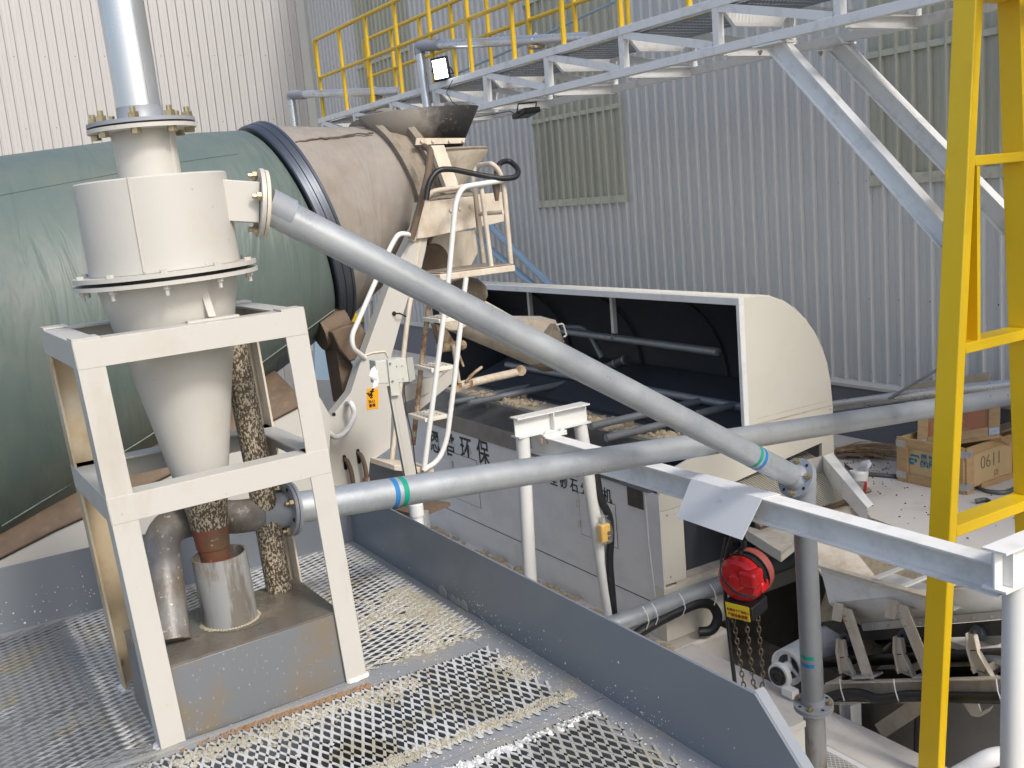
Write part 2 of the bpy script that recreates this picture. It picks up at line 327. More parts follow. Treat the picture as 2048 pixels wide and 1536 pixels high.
def text(name, body, origin, xdir, ydir, size, mt, parent, off=0.0, sx=1.0, extrude=0.0008, align='LEFT'):
    cu = bpy.data.curves.new(name, 'FONT'); cu.body = body; cu.size = size; cu.offset = off; cu.extrude = extrude
    cu.align_x = align; cu.resolution_u = 3
    t = bpy.data.objects.new(name, cu); COL.objects.link(t); bpy.context.view_layer.update()
    me = bpy.data.meshes.new_from_object(t.evaluated_get(bpy.context.evaluated_depsgraph_get()))
    bpy.data.objects.remove(t)
    x = V(xdir).normalized(); y = V(ydir).normalized(); z = x.cross(y)
    for v in me.vertices:
        c = v.co; v.co = V(origin)+x*c.x*sx+y*c.y+z*c.z-wloc(parent)
    me.materials.clear(); me.materials.append(M[mt])
    o = bpy.data.objects.new(name, me); COL.objects.link(o); o.parent = parent; return o
def nut(c, ax, r=.012, h=.011, stub=.014, head=False):
    """hex nut on a stud, pointing along ax"""
    b = MB(); ax = V(ax).normalized(); b.lathe(c, ax, [(0, r), (h, r)], 6)
    if not head: b.lathe(V(c)+ax*h, ax, [(0, r*.55), (stub, r*.55)], 8)
    return b
def bolts(parent, pts, ax, mt='brass', r=.012, h=.011, stub=.014, head=False, name='bolt'):
    if mt == 'brass' and r > .01: r *= 1.35; h *= 1.4
    src = None
    for p in pts:
        if src is None: src = put(name, nut(p, ax, r, h, stub, head), mt, parent, loc=p)
        else: dup_at(src, p, parent)
def ring_pts(c, ax, r, n, ph=0):
    d, s, u = frame_of(ax); return [V(c)+(s*math.cos(ph+2*PI*i/n)+u*math.sin(ph+2*PI*i/n))*r for i in range(n)]

# ================================================================== SETTING
put('ground', MB().box((-60, -60, -3.3), (60, 60, -3.0)), 'pit', kind='structure')
put('yard_pavement', MB().box((-60, -60, -3.0), (4.13, 18.1, -1.78)), 'ground', kind='structure')
put('pit_kerb', MB().box((4.13, -6, -3.0), (4.46, 5.30, -1.6)), 'concrete', kind='structure', bevel=.012)
put('concrete_deck', MB().prism([(6.16, 5.44, -3), (5.47, 4.55, -3), (5.3, 3.6, -3), (5.3, -8, -3), (7.3, -8, -3), (7.3, 18.1, -3), (6.16, 18.1, -3)], (0, 0, 2.27)), 'concrete', kind='structure')
put('wet_ledge', MB().box((4.46, 4.62, -3.0), (5.25, 5.55, -1.86)), 'wet_concrete', kind='structure')
put('pit_wall', MB().box((4.5, 5.72, -3.0), (6.1, 5.9, -1.3)), 'wet_concrete', kind='structure')
put('machine_footing', MB().box((4.24, 5.30, -3.0), (4.82, 5.72, -1.605)), 'concrete', kind='structure', bevel=.02)

# ------------------------------------------------------------------ corrugated walls
PITCH_R = .15
def sheet_mesh(n, z0, z1, right=True, lift=0.0):
    q = []
    for i in range(n):
        y = i*PITCH_R
        q += [(y, 0), (y+.006, .041), (y+.022, .041), (y+.032, 0), (y+.086, 0), (y+.091, .004), (y+.100, .004), (y+.105, 0)]
    q.append((n*PITCH_R, 0))
    g = [[], []]
    for y, h in q:
        h += lift
        for k, z in enumerate((z0, z1)):
            g[k].append(V((-h, y, z)) if right else V((y, -h, z)))
    return MB().sheet(g)
def screws(name, rows, parent, right=True, lift=.0):
    b = MB()
    for a0, a1, z, st in rows:
        a = a0
        while a < a1:
            c = V((7.15-lift, a, z)) if right else V((a, 18.1-lift, z))
            b.lathe(c, (-1, 0, 0) if right else (0, -1, 0), [(0, .009), (.007, .007)], 6); a += st
    return put(name, b, 'screw', parent, kind='stuff')
rw = thing('factory_wall', 'tall grey blue corrugated steel wall behind the walkway and the machine', 'wall', (7.15, 7, -.73))
src = None
for i in range(26):
    y = -5.25+i*.9
    if src is None: src = put('wall_sheet', MB().add([], []) if 0 else sheet_mesh(6, 0, 7.6), 'sheet_right', rw, loc=None); src.location = V((7.15, y, -.25))-wloc(rw); src.data.transform(Matrix.Translation(wloc(rw)))
    else: dup_at(src, (7.15, y, -.25), rw)
put('plinth', MB().box((7.10, -8, -.74), (7.4, 18.1, -.262)), 'plinth', rw)
put('base_trim', MB().prism([(7.15, -8, -.262), (7.06, -8, -.262), (7.06, -8, -.235), (7.12, -8, -.205), (7.15, -8, -.205)], (0, 26.1, 0)), 'trim', rw)
put('corner_trim', MB().box((6.95, 18.04, -.7), (7.118, 18.1, 7.4)).box((7.10, 17.86, -.7), (7.13, 18.1, 7.35)), 'trim', rw)
for y0, n in ((9.10, 12), (4.52, 9), (14.05, 13)):
    yb = -5.25+PITCH_R*round((y0+5.25)/PITCH_R)
    s = put('skylight_panel', MB().add([p+V((7.15, yb, 0)) for p in sheet_mesh(n, 1.48, 6.5, True, .007).v], sheet_mesh(n, 0, 1).f), 'skylight', rw)
    for z in (1.475, 2.50, 3.9):
        h = .085 if z < 2 else .05
        put('batten', MB().box((7.15-.014-.026, yb-.01, z), (7.15-.033, yb+n*PITCH_R+.01, z+h)), 'strap', rw)
screws('screw', [(-4, 17.8, 1.52, .30), (-4, 17.8, .52, .30), (-4, 17.8, -.12, .30), (-4, 17.8, 2.55, .3), (-4, 17.8, 4.0, .3)], rw)
lw = thing('factory_wall', 'light grey corrugated steel wall behind the green mixer drum', 'wall', (-4, 18.1, -1.7))
src = None
for i in range(28):
    x = 6.95-(i+1)*.9
    if src is None: src = put('wall_sheet', sheet_mesh(6, 0, 9.5, False), 'sheet_left', lw); src.data.transform(Matrix.Translation(wloc(lw))); src.location = V((x, 18.1, -1.7))-wloc(lw)
    else: dup_at(src, (x, 18.1, -1.7), lw)
screws('screw', [(-9, 6.9, 4.45, .45), (-9, 6.9, 3.35, .45)], lw, False)

# ================================================================== WALKWAY TRUSS
wk = thing('walkway', 'elevated grey steel truss walkway with yellow handrails along the wall', 'walkway', (5.0, 7, 2.44))
XN, XF, ZT, ZB, YA, YE = 4.66, 5.29, 2.715, 2.435, 11.75, -1.5
for x, mt in ((XN, 'truss'), (XF, 'truss')):
    put('top_chord', MB().bar((x, YE, ZT), (x, YA, ZT), .06, .055), mt, wk, bevel=.003)
    put('bottom_chord', MB().bar((x, YE, ZB), (x, YA, ZB), .06, .055), mt, wk, bevel=.003)
ys = [11.65-.956*i for i in range(14)]
for x in (XN, XF):
    sv = None
    for i, y in enumerate(ys):
        if sv is None: sv = put('upright', MB().bar((x, y, ZB+.0275), (x, y, ZT-.0275), .05, .05, (0, 1, 0)), 'truss', wk, loc=(x, y, ZB))
        else: dup_at(sv, (x, y, ZB), wk)
    sv = None
    for y in ys[:-1]:
        if sv is None: sv = put('diagonal', MB().bar((x, y-.03, ZT-.03), (x, y-.92, ZB+.03), .044, .05), 'truss', wk, loc=(x, y, ZB))
        else: dup_at(sv, (x, y, ZB), wk)
sv = None
for y in ys:
    p = (XN, y, ZB)
    if sv is None: sv = put('cross_beam', MB().channel((XN+.03, y, ZB-.005), (XF-.03, y, ZB-.005), .04, .075), 'truss', wk, loc=p)
    else: dup_at(sv, p, wk)
sv = None
for y in ys[:-1]:
    p = (XN, y, ZT)
    if sv is None:
        gb = MB()
        for k in range(19): gb.box((XN+.035+k*.0305, y-.93, ZT-.046), (XN+.040+k*.0305, y-.02, ZT-.030))
        for k in range(10): gb.box((XN+.035, y-.93+k*.1, ZT-.047), (XF-.035, y-.925+k*.1, ZT-.040))
        sv = put('deck_grating', gb, 'galv_dull', wk, loc=p, flat=True, kind='stuff')
        st = put('deck_bearer', MB().prism([(XN+.032, y, ZT-.05), (XF-.032, y, ZT-.05), (XF-.12, y, ZT-.14), (XN+.12, y, ZT-.14)], (0, -.03, 0)), 'truss', wk, loc=p)
    else: dup_at(sv, p, wk); dup_at(st, p, wk)
put('end_beam', MB().bar((XN+.03, YA-.05, ZT), (XF-.03, YA-.05, ZT), .05, .06), 'truss', wk)
yp = [11.62-.712*i for i in range(18)]
for x in (XN, XF):
    sv = None
    for y in yp:
        if sv is None: sv = put('handrail_post', MB().cyl((x, y, ZT+.027), (x, y, 3.61), .021, 10), 'rail_yellow', wk, loc=(x, y, ZT))
        else: dup_at(sv, (x, y, ZT), wk)
    put('top_rail', MB().tube(fillet([(x, YA-.09, 3.3), (x, YA-.09, 3.615), (x, YE, 3.615)], .05), .021, 10), 'rail_yellow', wk)
    put('middle_rail', MB().cyl((x, YA-.11, 3.19), (x, YE, 3.19), .019, 10), 'rail_yellow', wk)
put('conduit', MB().tube([(XF+.06, 11.0, 2.86), (XF+.06, 8.2, 3.02), (XF+.06, 5.4, 3.22), (XF+.06, 4.6, 3.27)], .013, 8), 'bluepipe', wk)
for x, a, b in ((4.70, (1552, 98), (1900, 480)), (5.27, (1672, 92), (2040, 470))):
    p = P(a[0], a[1], X=x); q = P(b[0], b[1], X=x)
    p.z = ZB-.03
    put('brace', MB().ibeam(p, q, .07, .11, .008, (0, .5, 1)), 'truss', wk)
    put('gusset', MB().box((x-.07, p.y-.10, ZB-.042), (x+.07, p.y+.12, ZB-.03)), 'truss', wk)
    bolts(wk, [(x-.05, p.y+.08, ZB-.06), (x+.05, p.y+.08, ZB-.06), (x+.05, p.y-.07, ZB-.06)], (0, 0, -1), 'rusty', .014, .014, .012)
    put('end_plate', MB().box((x-.06, q.y-.012, q.z-.14), (x+.05, q.y, q.z+.10)), 'cream', wk)

# floodlights hung on the truss
def flood(pos, ax, up, lit, label):
    t = thing('floodlight', label, 'lamp', pos, 'floodlights on the walkway truss')
    d, s, u = frame_of(ax, up); pos = V(pos)
    put('housing', MB().cbox(pos, .16, .045, .21, s, d, u), 'black', t, bevel=.008)
    put('lens', MB().cbox(pos+d*.024, .125, .004, .165, s, d, u), 'led' if lit else 'roller', t)
    put('bracket', MB().tube([pos-s*.09, pos-s*.09-d*.07-u*.05, pos+s*.09-d*.07-u*.05, pos+s*.09], .007, 6), 'black', t)
    return t
fp = P(882, 138, X=4.60)
flood(fp, (-.72, -.65, -.05), (0, .1, 1), True, 'lit black floodlight shining at the camera above the top chord')
flood(P(1052, 226, X=4.72), (.05, -.15, -1), (0, 1, .1), False, 'unlit black floodlight hanging face down under the bottom chord')
single('lamp_wire', MB().tube([P(905, 160, X=4.6), P(893, 185, X=4.62), P(905, 205, X=4.62), P(922, 215, X=4.62)], .004, 6), 'black', 'thin black wire looping below the lit floodlight', 'wire', P(905, 160, X=4.6))
single('lamp_wire', MB().tube([P(940, 236, X=4.62), P(990, 228, X=4.64), P(1020, 222, X=4.64), P(1036, 232, X=4.7)], .004, 6), 'black', 'thin black wire running under the bottom chord to the unlit lamp', 'wire', P(1010, 225, X=4.64))

# water pipes down to the truck
def waterpipe(pa, pb, pc, r, label, yb):
    t = thing('water_pipe', label, 'pipe', pa, 'galvanized water pipes on the walkway')
    put('pipe', MB().tube([pa, V(pa)+(V(pb)-V(pa))*.99], r, 14), 'galv_shiny', t)
    k = fillet([V(pb)+(V(pa)-V(pb))*.12, pb, V(pb)+(V(pc)-V(pb))*.14], .10, 8)
    put('elbow', MB().tube(k, r*1.22, 14), 'flange', t)
    put('pipe', MB().tube([V(pb)+(V(pc)-V(pb))*.05, pc], r, 14), 'galv_shiny', t)
    put('pipe_clamp', MB().tube([yb+V((0, 0, -.06)), yb+V((-r*1.2, 0, .0)), yb+V((0, 0, r*1.3)), yb+V((r*1.2, 0, 0)), yb+V((.02, 0, -.06))], .006, 6), 'galv_shiny', t)
    put('bracket', MB().cbox(yb+V((0, 0, -.06)), .10, .10, .02), 'rusty', t)
a = P(828, 240, X=4.58); a = P(856, 225, X=4.60); b = P(838, 92, X=4.60); c = V((5.2, 5.9, 2.80)); c = P(1180, 74, X=5.05)
waterpipe(a, b, c, .042, 'galvanized water pipe bending down to the dark hopper', b+(c-b)*.72)
a = P(592, 270, X=4.52); b = P(582, 190, X=4.52); c = P(800, 182, X=4.95)
waterpipe(a, b, c, .045, 'galvanized water pipe bending down behind the dusty drum top', b+(c-b)*.8)

# ================================================================== YELLOW TOWER
tw = thing('support_tower', 'tall yellow steel support tower with leaning legs and cross bars', 'tower', (4.25, 3.3, -1.6))
YN = 3.16
t0 = P(1951, 20, Y=YN); b0 = P(1877, 1525, Y=YN); dr = (t0-b0)/(t0.z-b0.z)
b0 = b0+dr*(-1.598-b0.z); t0 = b0+dr*4.9
def lean(z, dx=0): return b0+dr*(z-b0.z)+V((dx, 0, 0))
put('leg', MB().hexa([b0, b0+V((.06, 0, 0)), b0+V((.06, .125, 0)), b0+V((0, .125, 0))], [t0, t0+V((.06, 0, 0)), t0+V((.06, .125, 0)), t0+V((0, .125, 0))]), 'yellow', tw, bevel=.006)
r0 = P(2041, 20, Y=YN); r1 = P(2052, 400, Y=YN); dq = (r1-r0)/(r1.z-r0.z)
rb = r0+dq*(-.73-r0.z); rt = r0+dq*(.9)
put('leg', MB().hexa([rb, rb+V((.06, 0, 0)), rb+V((.06, .125, 0)), rb+V((0, .125, 0))], [rt, rt+V((.06, 0, 0)), rt+V((.06, .125, 0)), rt+V((0, .125, 0))]), 'yellow', tw, bevel=.006)
def rlean(z): return r0+dq*(z-r0.z)
for z, h in ((2.42, .06), (P(1945, 322, Y=YN).z, .05), (P(1921, 700, Y=YN).z, .055), (P(1903, 1068, Y=YN).z, .06)):
    put('cross_bar', MB().box((lean(z).x+.061, YN, z-h/2), (rlean(z).x-.001, YN+.125, z+h/2)), 'yellow', tw, bevel=.004)
z0, z1 = P(1921, 700, Y=YN).z+.028, P(1945, 322, Y=YN).z-.026
px = P(1956, 500, Y=YN).x
put('inner_post', MB().box((px, YN+.004, z0), (px+.025, YN+.121, z1)).box((lean(z0).x+.07, YN+.112, z0), (px, YN+.121, z1)), 'yellow', tw)
put('base_plate', MB().box((b0.x-.02, YN-.03, -1.6), (b0.x+.08, YN+.15, -1.588)), 'yellow', tw)

# ================================================================== HOIST GANTRY
ga = thing('hoist_gantry', 'pale steel monorail beam on two pipe legged end frames', 'gantry', (3.45, 4, -1.75))
BZ = .115
put('runway_beam', MB().ibeam((3.45, 2.245, BZ-.065), (3.45, 5.62, BZ-.065), .10, .13, .009), 'beam', ga)
YL = 5.44
put('cross_beam', MB().ibeam((3.22, YL, .205), (3.78, YL, .205), .10, .13, .009), 'white', ga)
put('stiffener', MB().box((3.49, YL-.048, .15), (3.498, YL-.006, .26)), 'white', ga)
put('hanger_plate', MB().box((3.38, YL-.085, .128), (3.56, YL+.03, .139)), 'white', ga)
put('hanger_plate', MB().box((3.385, YL-.10, .1155), (3.55, YL+.04, .1275)), 'white', ga)
bolts(ga, [(3.41, YL-.066, .139), (3.53, YL-.066, .139)], (0, 0, 1), 'white', .013, .012, .008)
bolts(ga, [(3.375, YL-.06, .115), (3.40, YL-.09, .115)], (0, 0, -1), 'rusty', .011, .012, .02)
for x0, x1 in ((3.275, 3.20), (3.725, 3.90)):
    put('leg', MB().cyl((x0, YL, .139), (x1, YL, -1.78), .045, 20), 'white', ga)
YR = 2.19
put('cross_beam', MB().ibeam((3.30, YR, .135), (4.1, YR, .135), .10, .16, .009), 'beam', ga)
put('end_plate', MB().box((3.352, YR-.043, .066), (3.358, YR+.043, .204)), 'white', ga)
pc = P(2031, 1300, Y=YR)
put('leg', MB().cyl((pc.x, YR, .054), (pc.x-.03, YR, -1.6), .047, 24), 'white', ga)
put('leg', MB().cyl((4.02, YR, .054), (4.15, YR, -1.6), .047, 24), 'white', ga)

# ================================================================== FOLDED SHEET + CHAIN HOIST
A, B_ = P(1389, 956, Z=BZ+.004), P(1526, 997, Z=BZ+.004)
A.x = B_.x = 3.396
C_, D_ = P(1484, 1080, X=3.30), P(1352, 1034, X=3.30)
E_, G_ = A+V((.105, .05, .001)), B_+V((.105, -.02, .001))
single('steel_sheet', MB().sheet([[E_, G_], [A, B_], [D_, C_]]), 'zinc_sheet', 'folded white sheet metal cover draped over the monorail beam', 'metal sheet', A, solid=.003, flat=True)

hx = V((3.45, 3.70, -.36)); hx = P(1483, 1157, X=3.45)
ho = thing('chain_hoist', 'red electric chain hoist hanging from the monorail beam', 'hoist', hx)
AX = V((.93, .25, .10)).normalized()
put('housing', MB().lathe(hx, AX, [(-.075, .02), (-.07, .04), (-.062, .045), (-.05, .052), (-.047, .10), (-.03, .118), (.0, .124), (.012, .124)], 36), 'red', ho)
put('rim', MB().lathe(hx+AX*.012, AX, [(0, .124), (0, .131), (.012, .131), (.012, .118), (.05, .115), (.05, .124), (.058, .124)], 36), 'black', ho)
put('rear_housing', MB().lathe(hx+AX*.070, AX, [(0, .122), (.02, .126), (.055, .118), (.075, .08), (.08, .0)], 36), 'red_dusty', ho)
_, hs, hu = frame_of(AX)
put('gear_cover', MB().cbox(hx-AX*.03+hs*.075+V((0, 0, .035)), .10, .10, .09, hs, AX), 'red', ho, bevel=.02)
put('motor_box', MB().cbox(hx-AX*.015-hs*.0+V((.06, -.09, -.02)), .055, .07, .06, hs, AX), 'red', ho, bevel=.014)
bolts(ho, ring_pts(hx-AX*.002, AX, .108, 8, .3), -AX, 'brass', .006, .028, .004, True)
lb = hx+V((.01, -.01, -.145))
put('lower_block', MB().cbox(lb, .17, .15, .075, hs, AX), 'black', ho, bevel=.006)
q0 = lb-AX*.078
put('warning_plate', MB().cbox(q0, .135, .003, .082, hs, AX), 'labelyellow', ho)
xd = hs if hs.dot(V(CR)) > 0 else -hs
to = q0-AX*.0025-xd*.062
yd = V((0, 0, 1))
text('lettering', '起重物下严禁站人', to+V((0, 0, .000)), xd, yd, .0165, 'inkred', ho, .0004)
text('lettering', '严禁设备超载', to+V((0, 0, -.028))+xd*.004, xd, yd, .0195, 'inkred', ho, .0004)
text('lettering', '△', to+V((0, 0, .021))+xd*.105, xd, yd, .02, 'ink', ho, .0003)
put('hook', MB().tube([hx+V((0, 0, .13)), hx+V((.0, 0, .155)), hx+V((0, -.03, .18)), hx+V((0, -.03, .21)), hx+V((0, 0, .232)), hx+V((0, .028, .215)), hx+V((0, .03, .19))], [.012, .012, .015, .017, .016, .013, .008], 8), 'black', ho)
put('trolley', MB().box((3.405, hx.y-.07, BZ-.205), (3.412, hx.y+.07, BZ-.09)).box((3.488, hx.y-.07, BZ-.205), (3.495, hx.y+.07, BZ-.09)).cyl((3.405, hx.y, BZ-.165), (3.495, hx.y, BZ-.165), .014, 8), 'black', ho)
def chain(pts, parent, r=.0125, wr=.0036):
    pts = [V(p) for p in pts]; b = MB(); L = 0; acc = []
    for i in range(len(pts)-1):
        n = max(1, int((pts[i+1]-pts[i]).length/.0275))
        for k in range(n): acc.append((pts[i].lerp(pts[i+1], (k+.5)/n), (pts[i+1]-pts[i]).normalized()))
    for i, (c, d) in enumerate(acc):
        a = V((.75, -.66, 0)) if i % 2 else V((.66, .75, 0))
        a = (a-d*a.dot(d)).normalized()
        path = [c+d*(.019*math.cos(t))+a*(.0095*math.sin(t)) for t in [2*PI*j/8 for j in range(8)]]
        b.tube(path, wr, 5, True)
    return put('chain', b, 'chain', parent)
ch0 = lb+V((0, 0, -.04))
chain([lb+V((-.055, .04, -.03)), P(1488, 1375, X=3.40), P(1489, 1400, X=3.40)], ho)
chain([lb+V((-.005, .0, -.03)), P(1507, 1370, X=3.46), P(1517, 1383, X=3.46)], ho)
chain([lb+V((.05, -.03, -.03)), P(1527, 1365, X=3.48), P(1517, 1384, X=3.47)], ho)
put('control_cable', MB().tube(fillet([P(1450, 1075, X=3.38), P(1441, 1130, X=3.36), P(1444, 1160, X=3.33), P(1475, 1190, X=3.30), P(1512, 1195, X=3.36)], .06), .006, 8), 'black', ho)
single('power_cable', MB().tube(fillet([P(1464, 1072, X=3.43), P(1452, 1110, X=3.43), P(1449, 1180, X=3.43), P(1456, 1250, X=3.43), P(1470, 1370, X=3.43)], .15), .011, 8), 'cable', 'thick black cable hanging down beside the red hoist', 'cable', P(1455, 1200, X=3.43))

# pendant control and its cable on the leg of the left end frame
pd = P(1208, 1065, Y=5.36)
t = thing('pendant_control', 'orange push button control box in a clear bag tied to the white leg', 'control box', pd)
put('case', MB().cbox(pd, .075, .06, .125), 'pendant', t, bevel=.012)
bolts(t, [pd+V((.018, -.031, .0)), pd+V((.018, -.031, -.035))], (0, -1, 0), 'ink', .014, .008, .004)
put('grip', MB().cyl(pd+V((0, 0, .06)), pd+V((0, 0, .115)), .018, 10, .010), 'bracket', t)
bb = MB().lathe(pd+V((0, 0, -.085)), (0, 0, 1), [(0, .02), (.02, .058), (.09, .06), (.15, .052), (.19, .02), (.205, .03)], 9)
for v in bb.v: v += V((random.uniform(-.008, .008), random.uniform(-.008, .008), random.uniform(-.006, .006)))
put('plastic_bag', bb, 'bag', t, flat=True)
single('cable_sleeve', MB().tube(fillet([P(1192, 945, Y=5.42), P(1200, 1000, Y=5.40), P(1219, 1030, Y=5.38), P(1222, 1075, Y=5.36), P(1218, 1120, Y=5.38), P(1224, 1190, Y=5.40), P(1230, 1260, Y=5.42)], .1), [.034]*8+[.03]*14+[.022]*14+[.016]*0 if 0 else .027, 10), 'cable', 'black cable sleeve taped along the right white leg of the left end frame', 'cable', P(1215, 1060, Y=5.40))

# ================================================================== TANK PLATFORM
pl = thing('tank_platform', 'mud splashed expanded mesh platform with blue grey kick plates', 'platform', (.6, 3, 0))
put('kick_plate', MB().prism([(1.788, 4.72, -.16), (1.788, 4.72, .285), (1.788, 1.885, .285), (1.788, 1.42, -.16)], (.009, 0, 0)), 'plate', pl, bevel=.0015)
put('kick_plate_flange', MB().prism([(1.797, 1.885, .285), (1.797, 1.42, -.16), (1.83, 1.42, -.16), (1.83, 1.885, .285)], (0, .008, .004)), 'grey', pl)
put('kick_plate', MB().box((-4, 4.72, -.16), (1.797, 4.729, .285)), 'plate', pl, bevel=.0015)
put('tank_wall', MB().box((1.75, -2, -1.78), (1.787, 4.719, -.012)).box((-4, 4.69, -1.78), (1.749, 4.719, -.012)), 'grey', pl)
def strip(lo, hi, z=0.0): return put('frame_strip', MB().box((lo[0], lo[1], z-.006), (hi[0], hi[1], z)), 'strip', pl)
strip((1.665, -2), (1.787, 2.575)); strip((1.665, 2.581), (1.787, 3.247)); strip((1.665, 3.253), (1.787, 4.719), .001)
strip((-4, 4.63), (1.664, 4.719))
for y in (2.578, 3.25):
    strip((-2.5, y-.068), (1.664, y-.003)); strip((-2.5, y+.003), (1.664, y+.062))
strip((1.21, 3.32), (1.30, 4.62), -.012); strip((.36, 3.72), (.44, 4.62), -.013); strip((-2.5, 3.66), (.36, 3.74), -.014)
put('frame_rib', MB().box((-.3, 3.205, .0005), (1.2, 3.222, .012)), 'strip', pl)
def emesh(name, x0, x1, y0, y1, alongx, mt, holes=(), z=.004):
    L, S, wd, th = .084, .036, (.0066 if alongx else .0095), .0022
    b = MB(); nx = int((x1-x0)/(L if alongx else S)); ny = int((y1-y0)/(S if alongx else L))
    for i in range(nx+1):
        for j in range(ny+1):
            for k in (0, 1):
                cx = x0+(i+.5*k)*(L if alongx else S); cy = y0+(j+.5*k)*(S if alongx else L)
                if cx > x1 or cy > y1: continue
                if any(h[0] < cx < h[1] and h[2] < cy < h[3] for h in holes): continue
                for sg in (-1, 1):
                    d = V((L/2, sg*S/2, 0)) if alongx else V((sg*S/2, L/2, 0))
                    c = V((cx, cy, z)); e = c+d
                    n = V((-d.y, d.x, 0)).normalized(); tl = (.22 if alongx else 0)*(1 if sg > 0 else -1)*(1 if alongx else -1)
                    n = (n*1.0+V((0, 0, tl)))*wd/2; u = V((0, 0, th))
                    c = c-d*.04; e = e+d*.04
                    b.hexa([c-n, e-n, e+n, c+n], [c-n+u, e-n+u, e+n+u, c+n+u])
    return put(name, b, mt, pl, flat=True, kind='stuff')
FR = (.44, 1.30, 3.10, 3.80)
emesh('grating_mesh', -.9, 1.69, 2.625, 3.165, False, 'mesh')
emesh('grating_mesh', .2, 1.70, 1.40, 2.53, False, 'mesh')
emesh('grating_mesh', .40, 1.72, 3.31, 4.66, True, 'mesh', [(.55, 1.13, 3.2, 3.66)])
emesh('grating_mesh', -1.4, .40, 3.76, 4.67, True, 'mesh_left')
emesh('grating_mesh', -1.0, .47, 2.9, 3.74, True, 'mesh_left')
# half round splash tabs on the kick plate
sv = None
for y, r in ((3.735, .034), (3.64, .022), (3.595, .022), (3.545, .026)):
    put('tab', MB().prism([(1.787, y+r*math.cos(a), .012+r*1.2*math.sin(a)) for a in [PI*k/10-.25 for k in range(11)]]+[(1.787, y-r, .004), (1.787, y+r, .004)], (-.004, 0, 0)), 'strip', pl)
# dried slurry lumps caught in the mesh
def lumps(name, n, f, mt, size=(.006, .022), z=.005):
    b = MB(); k = 0; rnd = random.Random(hash(name) % 1000+5)
    for _ in range(n*6):
        x, y, wgt = f(rnd)
        if rnd.random() > wgt: continue
        r = rnd.uniform(*size); m_ = 7; ph = rnd.random()*6
        ring = [(x+r*rnd.uniform(.5, 1.25)*math.cos(ph+2*PI*i/m_), y+r*rnd.uniform(.5, 1.25)*math.sin(ph+2*PI*i/m_), z-.004) for i in range(m_)]
        hgt = z+rnd.uniform(.001, .006)
        b.add(ring+[(x+rnd.uniform(-.3, .3)*r, y+rnd.uniform(-.3, .3)*r, hgt)], [(i, (i+1) % m_, m_) for i in range(m_)]); k += 1
        if k >= n: break
    return put(name, b, mt, pl, kind='stuff')
def f_corner(r):
    y = r.uniform(3.28, 3.95); x = 1.72-abs(r.gauss(0, .10))-max(0, (3.45-y))*r.uniform(0, 2.2)
    return x, y, 1 if x > .95 else .1
lumps('mud_lumps', 900, f_corner, 'mud', (.006, .020))
lumps('mud_lumps', 200, lambda r: (r.uniform(1.2, 1.55), 3.72+r.gauss(0, .05), 1), 'mud', (.008, .024))
lumps('mud_lumps', 900, lambda r: (r.uniform(.95, 1.72), 2.65+abs(r.gauss(0, .022)), 1), 'mud', (.006, .016))
lumps('mud_lumps', 700, lambda r: (r.uniform(.5, 1.35), 3.14-abs(r.gauss(0, .05)), 1), 'mud', (.005, .016))
lumps('mud_lumps', 200, lambda r: (1.66+r.gauss(0, .025), r.uniform(2.85, 3.05), 1), 'mud', (.006, .016))
def f_node(x0, x1, y0, y1):
    def f(r):
        i, j = int(r.uniform(0, (x1-x0)/.031)), int(r.uniform(0, (y1-y0)/.075)); k = r.choice((0, .5)); t = r.choice((0, .5, .5, .3))*r.choice((-1, 1)); q = r.choice((-1, 1))
        return x0+(i+k)*.031+q*t*.0155+r.gauss(0, .0015), y0+(j+k)*.075+abs(t)*.0375+r.gauss(0, .002), 1
    return f
def webs(name, x0, x1, y0, y1, prob, mt):
    b = MB(); rnd = random.Random(int(y0*100))
    for i in range(int((x1-x0)/.036)+1):
        for j in range(int((y1-y0)/.084)+1):
            for k in (0, .5):
                cx, cy = x0+(i+k)*.036, y0+(j+k)*.084
                if cx > x1-.003 or cy > y1-.003: continue
                u = rnd.random()
                pr = prob*(.55+.45*math.sin(cx*7+1)*math.sin(cy*9))+.12
                if u < pr:
                    ra = rnd.uniform(.006, .0098); rb_ = ra*rnd.uniform(1.1, 1.9)
                    b.add([(cx+ra*math.cos(2*PI*q/9)*rnd.uniform(.85, 1.2), cy+rb_*math.sin(2*PI*q/9)*rnd.uniform(.85, 1.2), .0058) for q in range(9)]+[(cx, cy, .0074)], [(q, (q+1) % 9, 9) for q in range(9)])
                elif u < pr+.10:
                    sg = rnd.choice((-1, 1)); ccx, ccy = cx+sg*.006, cy+rnd.uniform(.015, .028); ra = rnd.uniform(.006, .010)
                    b.add([(ccx+ra*math.cos(2*PI*q/9)*rnd.uniform(.8, 1.2), ccy+ra*1.3*math.sin(2*PI*q/9)*rnd.uniform(.8, 1.2), .004) for q in range(9)]+[(ccx, ccy, .0068)], [(q, (q+1) % 9, 9) for q in range(9)])
    return put(name, b, mt, pl, kind='stuff')
webs('slurry_crust', -.9, 1.69, 2.625, 3.165, .75, 'mesh')
webs('slurry_crust', .2, 1.70, 1.40, 2.53, .7, 'mesh')
M['brown_sand'] = mat('brown_wet_sand', (.27, .165, .085), .6, 0, [((.16, .10, .055), 30, .5, .65, .7), ((.42, .34, .24), 60, .6, .7, .6)], .1, .5, 80)
lumps('sand_film', 420, lambda r: (min(1.2, max(.55, r.gauss(.98, .16))), 3.200+r.gauss(0, .016), 1), 'brown_sand', (.006, .016), .003)
lumps('slurry_crust', 260, lambda r: (r.uniform(.6, 1.70), 2.515+r.gauss(0, .01), .9), 'white_mud', (.006, .018))
